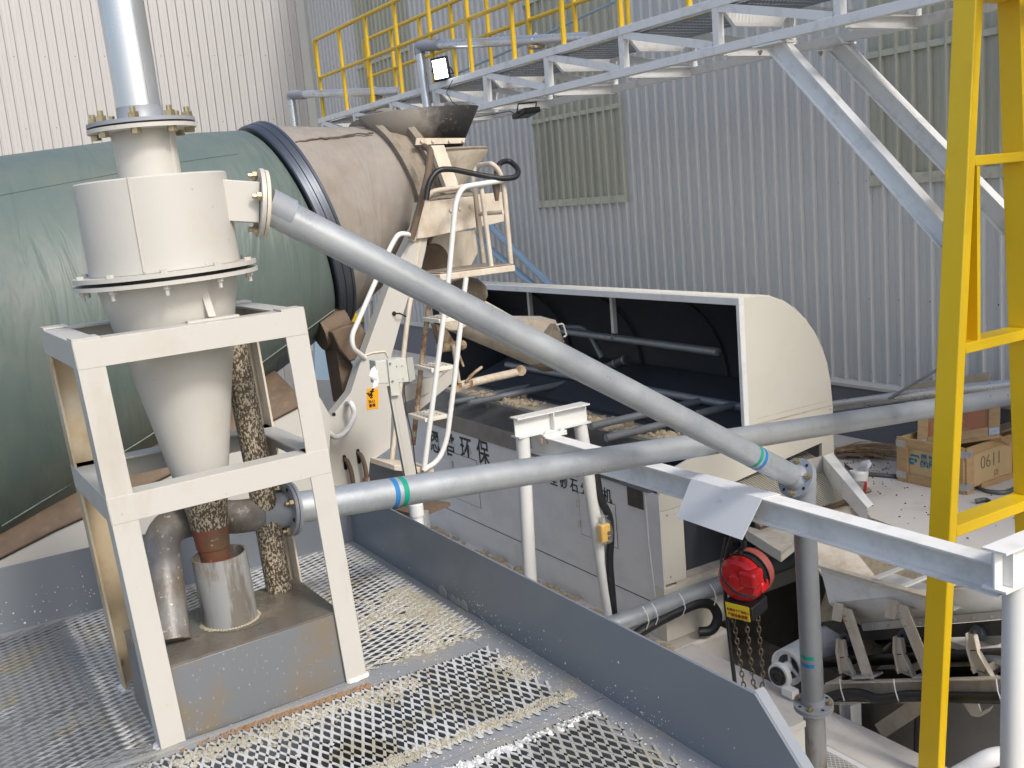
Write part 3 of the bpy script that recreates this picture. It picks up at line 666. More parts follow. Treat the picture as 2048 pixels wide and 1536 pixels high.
def drops(n, f, nrm, par, mt='white_mud'):
    b = MB(); rnd = random.Random(n); nv = V(nrm)
    for _ in range(n):
        c = V(f(rnd)); r = abs(rnd.gauss(0, .0016))+.0008; b.lathe(c, nv, [(0, r), (.0009, r*.7)], 6)
    return put('splash_drops', b, mt, par, kind='stuff')
drops(150, lambda r: (1.7877, r.choice((r.uniform(1.9, 4.4), r.gauss(3.3, .22), r.gauss(3.3, .22), r.gauss(2.4, .15))), abs(r.gauss(0, .055))), (-1, 0, 0), pl)
drops(90, lambda r: (r.uniform(-.2, .55), 4.7195, abs(r.gauss(0.05, .08))), (0, -1, 0), pl)
drops(450, lambda r: (r.gauss(1.71, .04), r.uniform(1.7, 3.6), .0016), (0, 0, 1), pl)
drops(420, lambda r: (r.uniform(.4, 1.7), r.choice((2.578, 3.25, 2.578))+r.gauss(0, .035), .0006), (0, 0, 1), pl)
put('slurry_water', MB().box((-4, -2, -1.02), (1.75, 4.69, -1.0)), 'slurry', kind='structure')

# ================================================================== CYCLONE STAND
LEAN = V((-.049, 0, 1)); ca, sa = math.cos(R_(4)), math.sin(R_(4))
EX, EY = V((ca, sa, 0)), V((-math.sin(R_(1)), math.cos(R_(1)), 0)); O = V((.492, 3.215, 0)); WD, DP, HT = .737, .62, 1.342
def fp_(x, y, z): return O+EX*x+EY*y+LEAN*z
st_ = thing('cyclone_stand', 'cream angle steel stand carrying the cyclone over the wet box', 'steel stand', O)
A_ = .080
for cx, cy, dx, dy in ((0, 0, 1, 1), (WD, 0, -1, 1), (0, DP, 1, -1), (WD, DP, -1, -1)):
    lt = 'stained' if (cx == 0 and cy > 0) else 'muddy' if (cx > 0 and cy > 0) else 'cream'
    lt = 'cream_dirty' if lt == 'muddy' else lt
    put('leg', MB().angle(fp_(cx, cy, 0), fp_(cx, cy, HT), EX*dx, EY*dy, A_, A_, .009), lt, st_, bevel=.0015)
    put('cap', MB().hexa([fp_(cx, cy, HT+.0002), fp_(cx+dx*A_, cy, HT+.0002), fp_(cx+dx*A_, cy+dy*A_, HT+.0002), fp_(cx, cy+dy*A_, HT+.0002)], [fp_(cx, cy, HT+.006), fp_(cx+dx*A_, cy, HT+.006), fp_(cx+dx*A_, cy+dy*A_, HT+.006), fp_(cx, cy+dy*A_, HT+.006)]), 'cream', st_)
    bs = MB(); rnd = random.Random(int(cx*10+cy*100))
    for k in range(16):
        a = rnd.uniform(0, A_); onx = rnd.random() < .5; c = fp_(cx+(dx*a if onx else 0), cy+(0 if onx else dy*a), .004); r = rnd.uniform(.006, .014)
        bs.lathe(c, (0, 0, 1), [(-.004, r*1.3), (.002, r), (.008, r*.3)], 6)
    put('weld', bs, 'white_mud', st_)
for z in (HT-.001, .855):
    e = .0012
    for p, q, ex, ey in (((A_*.0+.001, -e, z), (WD-.001, -e, z), -LEAN, EY), ((.001, DP+e, z), (WD-.001, DP+e, z), -LEAN, -EY), ((-e, .001, z), (-e, DP-.001, z), -LEAN, EX), ((WD+e, .001, z), (WD+e, DP-.001, z), -LEAN, -EX)):
        put('ring_beam', MB().angle(fp_(*p), fp_(*q), ex, ey, .085, .08, .008), 'cream', st_, bevel=.0012)

# ================================================================== COLLECTION BOX
BX = thing('collection_box', 'wet muddy grey steel box with pipe sockets under the cyclone', 'steel box', O+EX*.3+EY*.3)
def bq(x, y, z): return O+EX*x+EY*y+V((0, 0, z))
put('casing', MB().hexa([bq(.014, .014, 0), bq(.665, .014, 0), bq(.665, .43, 0), bq(.014, .43, 0)], [bq(.014, .014, .262), bq(.665, .014, .262), bq(.665, .43, .262), bq(.014, .43, .262)]), 'boxside', BX, bevel=.003)
put('lid', MB().hexa([bq(.0125, .0125, .2625), bq(.668, .0125, .2625), bq(.668, .434, .2625), bq(.0125, .434, .2625)], [bq(.0125, .0125, .27), bq(.668, .0125, .27), bq(.668, .434, .27), bq(.0125, .434, .27)]), 'boxtop', BX)
sc_ = P(457, 1235, Z=.272); sc_ = V((.828, 3.475, .2705))
put('sleeve', MB().lathe(sc_, (-.03, .01, 1), [(0, .094), (.245, .094), (.245, .087), (.02, .087)], 40, caps=False), 'sleeve', BX)
bs = MB(); rnd = random.Random(3)
for k in range(60):
    a = 2*PI*k/60; c = sc_+V((math.cos(a)*.097, math.sin(a)*.097, 0)); r = rnd.uniform(.006, .013); bs.lathe(c, (0, 0, 1), [(0, r), (.003, r*.6), (.006, .001)], 6)
put('weld', bs, 'mud', BX)
p0 = bq(.575, .375, .27)
put('riser', MB().tube([p0, p0+V((-.02, 0, .5)), p0+V((-.05, .0, 1.02))], .048, 20), 'muddy', BX)
e0 = P(352, 1268, Z=.27); e0 = V((.612, 3.42, .27))
e1 = P(345, 1120, Y=3.58); e2 = P(335, 1060, Y=3.72); S2 = P(706, 998, D=4.02); PE = P(2100, 780, D=7.3); D2 = (PE-S2).normalized(); F2 = S2-D2*.27; e3 = F2-D2*.11
put('bent_pipe', MB().tube(fillet([e0, P(318, 1050, Y=3.64), P(430, 1032, Y=3.70), e3-D2*.10, e3], .17, 9), .062, 20), 'bent', BX)
put('puddle', MB().lathe(sc_+V((.02, .0, .0006)), (0, 0, 1), [(0, .125), (.0012, .12)], 24), 'boxtop', BX)

# ================================================================== HYDROCYCLONE
CX = V((.800, 3.55, 1.5)); CA = V((-.022, -.0, 1)).normalized()
cy_ = thing('hydrocyclone', 'cream steel cyclone cone with square side inlet on the stand', 'cyclone', (.815, 3.55, .49))
def ca_(z): return CX+CA*(z-1.5)
put('barrel', MB().lathe(ca_(1.512), CA, [(0, .238), (.0, .243), (.293, .243), (.298, .238), (.298, .10)], 64), 'cream', cy_)
put('weld_seam', MB().tube([ca_(1.515)+V((-.115, -.2145, 0)), ca_(1.66)+V((-.1155, -.2150, 0)), ca_(1.808)+V((-.115, -.2145, 0))], .0045, 6), 'cream', cy_)
put('upper_flange', MB().lathe(ca_(1.497), CA, [(0, .292), (0, .296), (.014, .296), (.014, .24)], 64), 'cream', cy_)
put('gasket', MB().lathe(ca_(1.4855), CA, [(0, .262), (.0115, .262)], 48), 'black', cy_)
put('lower_flange', MB().lathe(ca_(1.472), CA, [(0, .22), (0, .298), (.013, .298), (.013, .25)], 64), 'cream', cy_)
put('cone', MB().lathe(ca_(.60), CA, [(0, .062), (.05, .068), (.60, .173), (.871, .228)], 64), 'cream', cy_)
put('spigot', MB().lathe(ca_(.445), CA, [(0, .050), (.06, .053), (.075, .055), (.078, .058), (.15, .0635), (.158, .0635)], 40), 'redmud', cy_)
put('spigot_band', MB().lathe(ca_(.60), CA, [(0, .066), (.05, .0695), (.13, .0845)], 40), 'muddy', cy_)
for k in range(10):
    a = ring_pts(ca_(1.472), CA, .277, 10, .25)[k]
    if k == 0:
        s1 = put('bolt', nut(a, -CA, .0125, .012, .02), 'cream', cy_, loc=a); s2 = put('bolt', nut(a+CA*.039, CA, .0125, .010, 0, True), 'cream', cy_, loc=a+CA*.039)
    else: dup_at(s1, a, cy_); dup_at(s2, a+CA*.039, cy_)
put('neck', MB().lathe(ca_(1.81), CA, [(0, .099), (.152, .099)], 48), 'cream', cy_)
put('weld_seam', MB().tube([ca_(1.812)+V((.066, -.0745, 0)), ca_(1.955)+V((.066, -.0745, 0))], .004, 6), 'cream', cy_)
put('top_flange', MB().lathe(ca_(1.962), CA, [(0, .095), (0, .171), (.013, .171), (.013, .09)], 64), 'cream', cy_)
fpts = ring_pts(ca_(1.962), CA, .148, 8, .35)
bolts(cy_, fpts, -CA, 'brass', .0125, .012, 0, True)
# square inlet and its flange
IC = P(525, 408, Y=3.38); ID = V((.97, -.16, -.14)).normalized()
IC = P(520, 406, Y=3.45)
_, isd, iu = frame_of(ID)
put('inlet_duct', MB().cbox(IC-ID*.125, .23, .125, .135, ID, isd), 'cream', cy_, bevel=.003)
put('inlet_flange', MB().lathe(IC-ID*.008, ID, [(0, .05), (0, .116), (.014, .116), (.014, .05)], 48), 'cream', cy_)
ipts = ring_pts(IC-ID*.008, ID, .092, 8, .2)
bolts(cy_, [ipts[i] for i in (0, 2, 4, 6)], -ID, 'brass', .0115, .012, .014)
put('hole', MB().lathe(ipts[1]-ID*.0008, ID, [(0, .008), (.001, .008)], 10).lathe(ipts[3]-ID*.0008, ID, [(0, .008), (.001, .008)], 10).lathe(ipts[5]-ID*.0008, ID, [(0, .008), (.001, .008)], 10).lathe(ipts[7]-ID*.0008, ID, [(0, .008), (.001, .008)], 10), 'rusty', cy_)
cu = IC-ID*.0092
vx = isd if isd.dot(V(CR)) > 0 else -isd
text('lettering', '9', cu+iu*.060-vx*.07, vx, iu, .035, 'pencil', cy_, -.0008)
text('lettering', '3', cu-iu*.095+vx*.005, vx, iu, .032, 'pencil', cy_, -.0008)
# little lug on the cone
lg = P(425, 638, Y=3.325)
put('lug', MB().cbox(lg, .17, .035, .009, EX, EY).prism([P(398, 575, Y=3.345), P(412, 570, Y=3.345), P(432, 632, Y=3.325), P(418, 634, Y=3.325)], (0, .02, 0)), 'cream', cy_)

op = thing('outlet_pipe', 'bright galvanized vertical pipe bolted on top of the cyclone', 'pipe', ca_(1.985))
put('gasket', MB().lathe(ca_(1.9752), CA, [(0, .160), (.0055, .160)], 48), 'black', op)
put('flange', MB().lathe(ca_(1.981), CA, [(0, .075), (0, .170), (.012, .170), (.012, .07)], 64), 'flange', op)
put('weld_collar', MB().lathe(ca_(1.994), CA, [(0, .080), (.012, .0725), (.045, .0712)], 48), 'flange', op)
put('pipe', MB().lathe(ca_(1.994), CA, [(0, .0705), (1.6, .0705)], 64), 'galv_shiny', op)
bolts(op, [p+CA*.031 for p in fpts], CA, 'brass', .0125, .013, .016)
put('weld_line', MB().tube([ca_(1.995)+V((.02, -.0678, 0)), ca_(3.5)+V((.02, -.0678, 0))], .0016, 5), 'galv_dull', op)

# ================================================================== SLURRY PIPES
PR = .057
E1 = P(1596, 958, D=5.03)
p1 = thing('slurry_pipe', 'galvanized pipe sloping down from the cyclone inlet to the elbow', 'pipe', IC)
D1 = (E1-IC).normalized()
put('flange', MB().lathe(IC+ID*.009, ID, [(0, .04), (0, .112), (.012, .112), (.012, .05)], 48), 'cream_dirty', p1)
put('gasket', MB().lathe(IC+ID*.0062, ID, [(0, .1), (.0025, .1)], 40), 'black', p1)
put('pipe', MB().tube([IC+D1*.03, IC+D1*.10, E1-D1*.0], PR, 40), 'galv', p1)
put('painted_end', MB().lathe(IC+ID*.021, D1, [(0, PR+.001), (.09, PR+.0008)], 40), 'flange', p1)
put('flange', MB().lathe(E1-D1*.022, D1, [(0, PR+.003), (0, .103), (.013, .103), (.013, .05)], 48), 'flange', p1)
put('weld_collar', MB().lathe(E1-D1*.05, D1, [(0, PR+.0005), (.012, PR+.006), (.028, PR+.010)], 40), 'flange', p1)
q = ring_pts(E1-D1*.022, D1, .083, 8, .25)
bolts(p1, q[::2], -D1, 'brass', .0115, .012, .014)
hb = MB()
for a in q[1::2]: hb.lathe(a-D1*.0008, D1, [(0, .009), (.001, .009)], 10)
put('hole', hb, 'ink', p1)
def band(par, c, d, r, mt, wd=.02): put('tape_band', MB().lathe(c, d, [(0, r+.0006), (wd, r+.0006)], 40, caps=False), mt, par)
c = P(1518, 915, D=4.82); s = (c-IC).dot(D1)
band(p1, IC+D1*(s-.016), D1, PR, 'tapegreen'); band(p1, IC+D1*(s+.018), D1, PR, 'tapeblue')
put('weld_line', MB().tube([IC+D1*.1+V((-.02, -.03, -.044)), E1+V((-.02, -.03, -.044))-D1*.06], .0016, 5), 'galv_dull', p1)

VB = P(1627, 1410, D=5.40); VT = V((E1.x+.045, E1.y+.01, E1.z-.11))
vp = thing('vertical_pipe', 'galvanized vertical pipe with a bolted flange behind the monorail beam', 'pipe', (VB.x, VB.y, -2.4))
VD = (VT-VB).normalized()
put('flange', MB().lathe(E1-D1*.0075, D1, [(0, .05), (0, .103), (.013, .103), (.013, .05)], 48), 'flange', vp)
put('elbow', MB().tube(fillet([E1, E1+D1*.055, VT, VT-VD*.03], .06, 6), PR+.001, 32), 'flange', vp)
put('pipe', MB().tube([VT, VB], PR, 40), 'galv_dull', vp)
put('flange', MB().lathe(VB, VD, [(-.013, .05), (-.013, .103), (0, .103), (0, .05)], 48), 'flange', vp)
put('flange', MB().lathe(VB, VD, [(.003, .05), (.003, .103), (.016, .103), (.016, PR+.006), (.05, PR+.001)], 48), 'flange', vp)
q = ring_pts(VB+VD*.016, VD, .083, 8, .1)
bolts(vp, q[::2], VD, 'brass', .0115, .012, .012)
hb = MB()
for a in q[1::2]: hb.lathe(a+VD*.0002, VD, [(0, .009), (.001, .009)], 10)
put('hole', hb, 'ink', vp)
put('pipe', MB().tube([VB, VB-VD*1.6], PR, 40), 'sleeve', vp)
c = P(1636, 1306, D=5.33); s = (c-VB).dot(VD)
for off, mt in ((.0, 'tapegreen'), (-.045, 'tapeblue')):
    _, s_, u_ = frame_of(VD)
    put('tape_band', MB().lathe(VB+VD*(s+off), VD, [(0, PR+.0007), (.022, PR+.0007)], 24, caps=False, a0=-1.9, a1=-.3), mt, vp)

F2 = V(e3); F2 = P(612, 1010, Y=3.54)
PE = P(2100, 780, D=7.3)
mid = P(1400, 886, D=5.35)
p2 = thing('slurry_pipe', 'long galvanized pipe with blue and green tape crossing the scene', 'pipe', F2)
D2 = (PE-S2).normalized(); F2 = S2-D2*.27; PR = .0605
put('pipe', MB().tube([F2, S2, PE], PR, 40), 'galv', p2)
put('flange', MB().lathe(F2, D2, [(0, .05), (0, .103), (.013, .103), (.013, .05)], 48), 'flange', p2)
put('flange', MB().lathe(F2, D2, [(-.016, .05), (-.016, .103), (-.003, .103), (-.003, .05)], 48), 'flange', p2)
put('weld_collar', MB().tube([F2-D2*.12, F2-D2*.016], PR+.006, 32), 'flange', p2)
q = ring_pts(F2-D2*.016, D2, .083, 8, .5)
bolts(p2, q[::2], -D2, 'brass', .0115, .012, .014)
hb = MB()
for a in q[1::2]: hb.lathe(a-D2*.0012, D2, [(0, .009), (.001, .009)], 10)
put('hole', hb, 'ink', p2)
c = P(763, 990, D=4.18); s = (c-F2).dot(D2)
band(p2, F2+D2*(s-.008), D2, PR, 'tapeblue', .022); band(p2, F2+D2*(s+.032), D2, PR, 'tapegreen', .024)

# ================================================================== MIXER TRUCK
C0 = V((2.308, 6.531, 1.551)); TA = V((math.cos(R_(15)), 0, math.sin(R_(15))))
tk = thing('mixer_truck', 'rear of a concrete mixer truck with a green drum and dusty discharge end', 'mixer truck', (1.5, 6.5, -1.78))
put('drum', MB().lathe(C0, TA, [(-5.2, .6), (-4.6, .86), (-3.6, 1.04), (-2.8, 1.105), (-2.3, 1.10), (-1.9, 1.055), (-1.5, .985), (-1.1, .915), (-.7, .845), (-.35, .765), (-.10, .70), (-.08, .68)], 96), 'drum', tk)
put('drum_seam', MB().tube([C0+TA*s+V((0, -r*.72, 0))+TA.cross(V((0, 1, 0)))*(-r*.70) for s, r in ((-2.3, 1.104), (-1.5, .989), (-.7, .849), (-.1, .704))], .005, 5), 'drum', tk)
put('drum_band', MB().lathe(C0, TA, [(-.066, .66), (-.066, .708), (-.058, .716), (-.036, .718), (-.032, .712), (-.016, .712), (-.012, .718), (.012, .718), (.016, .712), (.032, .712), (.036, .718), (.054, .714), (.058, .66)], 96), 'band', tk)
put('rear_drum', MB().lathe(C0, TA, [(.06, .675), (.10, .668), (.35, .585), (.60, .507), (.78, .455), (.80, .40)], 96), 'drum_dust', tk)
TU = V((-math.sin(R_(15)), 0, math.cos(R_(15))))
rnd = random.Random(4)
def on_drum(s_, r_, ang): return C0+TA*s_+(V((0, -1, 0))*math.cos(ang)+TU*math.sin(ang))*r_
put('cover_seam', MB().tube([on_drum(.085+.03*k, .672-.288*(.03*k)+.002, R_(52)+rnd.gauss(0, .010)+.004*k) for k in range(20)], [.004+.004*rnd.random() for k in range(20)], 5), 'dusty', tk)
put('cover_seam', MB().tube([on_drum(-2.6+.1*k, np.interp(-2.6+.1*k, [-2.8, -2.3, -1.9, -1.5, -1.1, -.7, -.35, -.1], [1.105, 1.10, 1.055, .985, .915, .845, .765, .70])+.001, R_(50)) for k in range(24)], .0035, 4), 'drum', tk)
put('rim', MB().lathe(C0, TA, [(.70, .48), (.70, .525), (.735, .535), (.74, .49), (.80, .485), (.86, .475), (.86, .535), (.90, .545), (.905, .40)], 72), 'caked', tk)
put('inner_ring', MB().lathe(C0, TA, [(.905, .50), (.93, .505), (.93, .30)], 72), 'dusty', tk)
# charge hopper
HC = V((3.29, 6.45, 1.99))
put('hopper', MB().lathe(HC+V((.05, .0, -.36)), (.02, 0, 1), [(0, .09), (.02, .10), (.34, .385), (.36, .39), (.36, .375)], 40, caps=False), 'cream_dirty', tk, solid=.008)
put('hopper_rim', MB().tube([HC+V((.05+.39*math.cos(a), .39*math.sin(a), 0)) for a in [2*PI*k/40 for k in range(40)]], .012, 6, True), 'caked', tk)
g = [[], []]
for k in range(25):
    a = PI*(1.04+.78*k/24); t_ = k/24
    x, y = math.cos(a), math.sin(a)
    g[0].append(HC+V((-.03+.27*x, -.02+.24*y, .0))); g[1].append(HC+V((-.05+.45*x, -.03+.36*y, .285-.03*(1-t_))))
put('hopper_guard', MB().sheet(g), 'rubber_guard', tk, solid=.012)
put('guard_strip', MB().prism([P(833, 276, Y=6.05), P(931, 276, Y=6.05), P(929, 286, Y=6.05), P(831, 290, Y=6.05)], (0, .012, 0)), 'cream_dirty', tk)
bolts(tk, [P(x, 282, Y=6.045) for x in (843, 866, 899, 926)], (0, -1, 0), 'cream_dirty', .011, .008, 0, True)
put('hopper_strut', MB().prism([P(862, 291, Y=5.98), P(888, 290, Y=5.98), P(918, 372, Y=5.9), P(893, 376, Y=5.9)], (0, .05, 0)), 'cream_dirty', tk)
put('hopper_strut', MB().prism([P(848, 300, Y=6.10), P(862, 296, Y=6.10), P(880, 345, Y=6.02), P(868, 340, Y=6.02)], (0, .05, 0)), 'dusty', tk)
put('mud_crust', MB().tube([P(868, 392, Y=5.92), P(880, 385, Y=5.9), P(893, 390, Y=5.9), P(905, 384, Y=5.92)], [.03, .04, .035, .03], 6), 'caked', tk)
# rear pedestal
YP = 5.80
pp = [P(*q, Y=YP) for q in ((790, 540), (838, 440), (862, 430), (852, 500), (838, 560), (818, 593), (800, 650), (783, 713), (785, 788), (781, 897), (740, 925), (735, 985), (640, 1000), (655, 880), (659, 836), (676, 818), (702, 785), (722, 722), (729, 710))]
put('pedestal', MB().prism(pp, (0, .10, 0)), 'cream', tk, bevel=.004)
put('pedestal_edge', MB().prism([P(702, 786, Y=YP+.001), P(729, 711, Y=YP+.001), P(790, 541, Y=YP+.001), P(837, 441, Y=YP+.001), P(830, 441, Y=YP+.1), P(778, 541, Y=YP+.1), P(716, 711, Y=YP+.1), P(688, 786, Y=YP+.1)], (0, .004, 0)), 'dusty', tk)
put('weld_seam', MB().tube([P(729, 711, Y=YP-.002), P(745, 706, Y=YP-.002), P(770, 703, Y=YP-.002), P(777, 716, Y=YP-.002)], .006, 5), 'cream_dirty', tk)
cb = [P(*q, Y=YP-.03) for q in ((847, 404), (947, 392), (953, 455), (852, 476), (833, 478))]
put('rear_beam', MB().prism(cb, (0, .14, 0)), 'cream_dirty', tk, bevel=.004)
put('rear_beam', MB().prism([P(*q, Y=YP+.25) for q in ((946, 390), (1005, 384), (1009, 443), (957, 455))], (0, .10, 0)), 'cream_dirty', tk, bevel=.004)
put('beam_dust', MB().prism([P(860, 401, Y=YP-.02), P(947, 390, Y=YP-.02), P(940, 380, Y=YP+.10), P(866, 392, Y=YP+.1)], (0, 0, .008)), 'caked', tk)
bolts(tk, [P(x, y, Y=YP-.031) for x, y in ((901, 420), (920, 417), (941, 413))], (0, -1, 0), 'cream_dirty', .013, .009, 0, True)
put('discharge_shroud', MB().prism([P(*q, Y=6.10) for q in ((868, 472), (951, 460), (956, 505), (938, 540), (905, 560), (866, 560), (848, 520))], (0, .03, 0)).box(P(870, 470, Y=6.13), P(955, 470, Y=6.13)+V((0, .7, .01))), 'cream_dirty', tk, bevel=.004)
put('shroud_opening', MB().lathe(P(868, 520, Y=6.09), (0, 1, 0), [(0, .11), (.006, .11)], 24), 'dusty', tk)
put('concrete_lump', MB().lathe(P(937, 585, Y=6.0), (.3, 0, 1), [(-.12, .05), (-.06, .12), (.0, .14), (.06, .12), (.1, .05)], 9), 'caked', tk)
# chassis side with dusty top, roller bracket, dark underside
sd2 = [P(*q, Y=5.62) for q in ((-60, 1150), (0, 1118), (110, 1062), (190, 1026), (330, 955), (545, 842), (640, 795), (662, 835), (655, 1000), (300, 1130), (-60, 1290))]
put('chassis_side', MB().prism(sd2, (0, .03, 0)), 'cream', tk)
tp = [P(*q, Y=5.6205) for q in ((-60, 1148), (0, 1116), (110, 1060), (190, 1024), (330, 953), (545, 840), (610, 806))]
g = [[p+V((0, -.012, .004)) for p in tp], [p+V((0, .45, .13)) for p in tp], [p+V((0, 1.4, .16)) for p in tp]]
put('chassis_top', MB().sheet(g), 'dusty', tk, solid=.02)
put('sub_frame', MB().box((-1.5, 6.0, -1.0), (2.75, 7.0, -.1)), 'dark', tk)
rbp = [P(*q, Y=5.92) for q in ((664, 664), (690, 652), (722, 645), (735, 672), (722, 716), (700, 724), (680, 700))]
put('roller_bracket', MB().prism(rbp, (0, .28, 0)), 'dusty', tk, bevel=.01)
put('support_roller', MB().cyl(C0+V((-.06, -.42, -.64)), C0+V((.12, -.42, -.60)), .12, 20), 'dusty', tk)
put('roller_post', MB().prism([P(672, 700, Y=6.0), P(700, 720, Y=6.0), P(735, 790, Y=6.0), P(690, 810, Y=6.0)], (0, .2, 0)), 'dusty', tk)
YH = 5.70
put('hand_rail', MB().tube(fillet([P(828, 480, Y=5.8), P(816, 468, Y=YH), P(797, 467, Y=YH), P(782, 492, Y=YH), P(703, 672, Y=YH), P(706, 697, Y=YH), P(730, 716, Y=5.8)], .05), .0155, 12), 'white', tk)
put('grab_handle', MB().tube(fillet([P(694, 806, Y=YP), P(703, 806, Y=YH), P(711, 828, Y=YH), P(695, 862, Y=YH), P(672, 877, Y=YH), P(656, 864, Y=YP)], .05), .017, 12), 'white', tk)
put('hole', MB().lathe(P(668, 829, Y=YP-.002), (0, 1, 0), [(0, .012), (.004, .012)], 12), 'ink', tk)
for x in (690, 717):
    c = P(x, 925-(x-690)*.45, Y=YP-.001)
    put('slot', MB().cbox(c, .022, .003, .075).lathe(c+V((0, 0, .037)), (0, 1, 0), [(-.0015, .011), (.0015, .011)], 12).lathe(c-V((0, 0, .037)), (0, 1, 0), [(-.0015, .011), (.0015, .011)], 12), 'ink', tk)
    put('hose', MB().tube(fillet([c+V((-.004, .02, .02)), c+V((.004, -.03, .02)), c+V((.016, -.05, -.05)), c+V((.018, -.05, -.14)), c+V((.012, -.05, -.26))], .04), .014, 10), 'dusty', tk)
    put('hose_fitting', MB().cyl(c+V((.016, -.05, -.13)), c+V((.012, -.05, -.19)), .02, 6), 'rusty', tk)
sq = [P(*q, Y=YP-.0025) for q in ((734, 777), (757, 777), (757, 816), (734, 820))]
put('warning_sign', MB().prism(sq, (0, .002, 0)), 'labelorange', tk)
so = sq[3]; sx, szz = V((1, 0, 0)), V((0, 0, 1)); wd_ = (sq[1]-sq[0]).length; hh = (sq[0]-sq[3]).length
text('lettering', '当心', so+V((wd_*.18, -.0006, hh*.30)), sx, szz, hh*.17, 'ink', tk, .0006)
text('lettering', '滑倒', so+V((wd_*.18, -.0006, hh*.10)), sx, szz, hh*.17, 'ink', tk, .0006)
pb = MB(); pc0 = so+V((wd_*.5, -.0008, hh*.70))
def flatbar(b, x0, z0, x1, z1, t): b.bar(pc0+V((x0*wd_, 0, z0*hh)), pc0+V((x1*wd_, 0, z1*hh)), .0008, t)
flatbar(pb, .02, .02, .12, .16, .014); flatbar(pb, .02, .02, -.12, -.04, .009); flatbar(pb, .02, .02, .10, -.10, .009); flatbar(pb, .12, .14, -.1, .12, .007); flatbar(pb, .10, .12, .30, .08, .007)
for k in range(3): flatbar(pb, -.34+.1*k, .05-.09*k, -.16+.1*k, .02-.09*k, .005)
flatbar(pb, -.36, .1, -.02, -.22, .005); flatbar(pb, -.22, .1, .12, -.2, .005)
pb.lathe(pc0+V((.2*wd_, 0, .2*hh)), (0, 1, 0), [(-.0004, .008), (.0004, .008)], 10)
put('pictogram', pb, 'ink', tk)
put('orange_label', MB().prism([P(*q, Y=5.615) for q in ((488, 893), (505, 889), (505, 906), (489, 909))], (0, .002, 0)), 'labelorange', tk)
put('wire', MB().tube([P(788, 627, Y=YP-.01), P(800, 627, Y=YP-.05), P(812, 633, Y=YP-.02)], .005, 6), 'black', tk)
put('grommet', MB().lathe(P(788, 627, Y=YP-.001), (0, -1, 0), [(0, .014), (.006, .014)], 12), 'black', tk)
# side ladder
Y1, Y2 = 5.55, 5.81
ld = put('ladder', MB().tube(fillet([P(848, 940, Y=Y1), P(897, 560, Y=Y1), P(911, 405, Y=Y1), P(924, 374, Y=Y1), P(1005, 361, Y=Y1+.02)], .10), .0165, 12), 'white', tk)
def rail(q, y, mt='cream_dirty', r=.0165): return put('rail', MB().tube(fillet([P(a, b, Y=y) for a, b in q], .08), r, 12), mt, ld)
rail([(783, 925), (797, 800), (815, 635), (838, 490), (848, 405), (862, 383), (922, 374), (965, 368)], Y2)
rail([(846, 941), (878, 921), (894, 880), (908, 770), (920, 660), (932, 555)], Y1-.0, 'white')
rail([(826, 890), (846, 700), (858, 610), (862, 560)], Y2, 'rusty')
for (x, y) in ((881, 643), (866, 742), (853, 842)):
    c = P(x, y, Y=Y1); a = c+V((-.005, .01, -.012)); b = a+V((.165, Y2-Y1-.02, .026))
    s_ = put('step', MB().box(a, b), 'cream_panel', ld, bevel=.003)
    hb = MB()
    for i in range(5):
        for j in range(3): hb.lathe(a+V((.03+.045*j, .03+.045*i, .0265)), (0, 0, 1), [(0, .007), (.0012, .007)], 8)
    put('grip_holes', hb, 'dusty', ld)
put('step', MB().prism([P(740, 915, Y=5.80), P(788, 930, Y=5.62)+V((0, 0, .0)), P(868, 938, Y=Y1), P(868, 938, Y=Y1)+V((.0, .27, 0))], (0, 0, -.035)), 'cream_dirty', ld, bevel=.003)
c = P(903, 546, Y=Y1)
put('platform', MB().box(c+V((-.08, 0, -.04)), c+V((.46, .36, 0))), 'cream_dirty', ld, bevel=.005)
put('platform_dust', MB().box(c+V((-.07, .012, .0005)), c+V((.45, .35, .010))), 'caked', ld, bevel=.004)
put('guard_rail', MB().tube(fillet([P(1022, 528, Y=Y1+.05), P(1008, 375, Y=Y1+.05), P(999, 342, Y=Y1+.05), P(984, 327, Y=Y1+.05), P(955, 331, Y=Y1+.25), P(946, 352, Y=Y1+.25), P(968, 526, Y=Y1+.30)], .06), .0165, 12), 'cream_dirty', ld)
put('guard_rail', MB().tube([P(963, 378, Y=Y1+.03), P(983, 534, Y=Y1+.03)], .015, 10), 'cream_dirty', ld)
put('guard_rail', MB().tube([P(957, 428, Y=Y1+.27), P(1007, 424, Y=Y1+.05)], .014, 10), 'cream_dirty', ld)
put('hose', MB().tube(fillet([P(822, 478, Y=5.72), P(838, 420, Y=5.70), P(856, 350, Y=5.70), P(862, 300, Y=5.78), P(848, 293, Y=5.9)], .05), .022, 10), 'dusty', tk)
put('hose', MB().tube(fillet([P(852, 400, Y=5.60), P(858, 362, Y=5.60), P(876, 339, Y=5.6), P(903, 338, Y=5.6), P(960, 350, Y=5.58), P(1006, 358, Y=5.55), P(1035, 354, Y=5.55), P(1037, 338, Y=5.6), P(1018, 320, Y=5.7), P(998, 326, Y=5.66), P(994, 345, Y=5.62)], .07), .0175, 12), 'black', tk)
put('nozzle', MB().tube([P(996, 332, Y=5.62), P(992, 372, Y=5.62), P(994, 402, Y=5.62)], [.02, .026, .012], 8), 'dusty', tk)
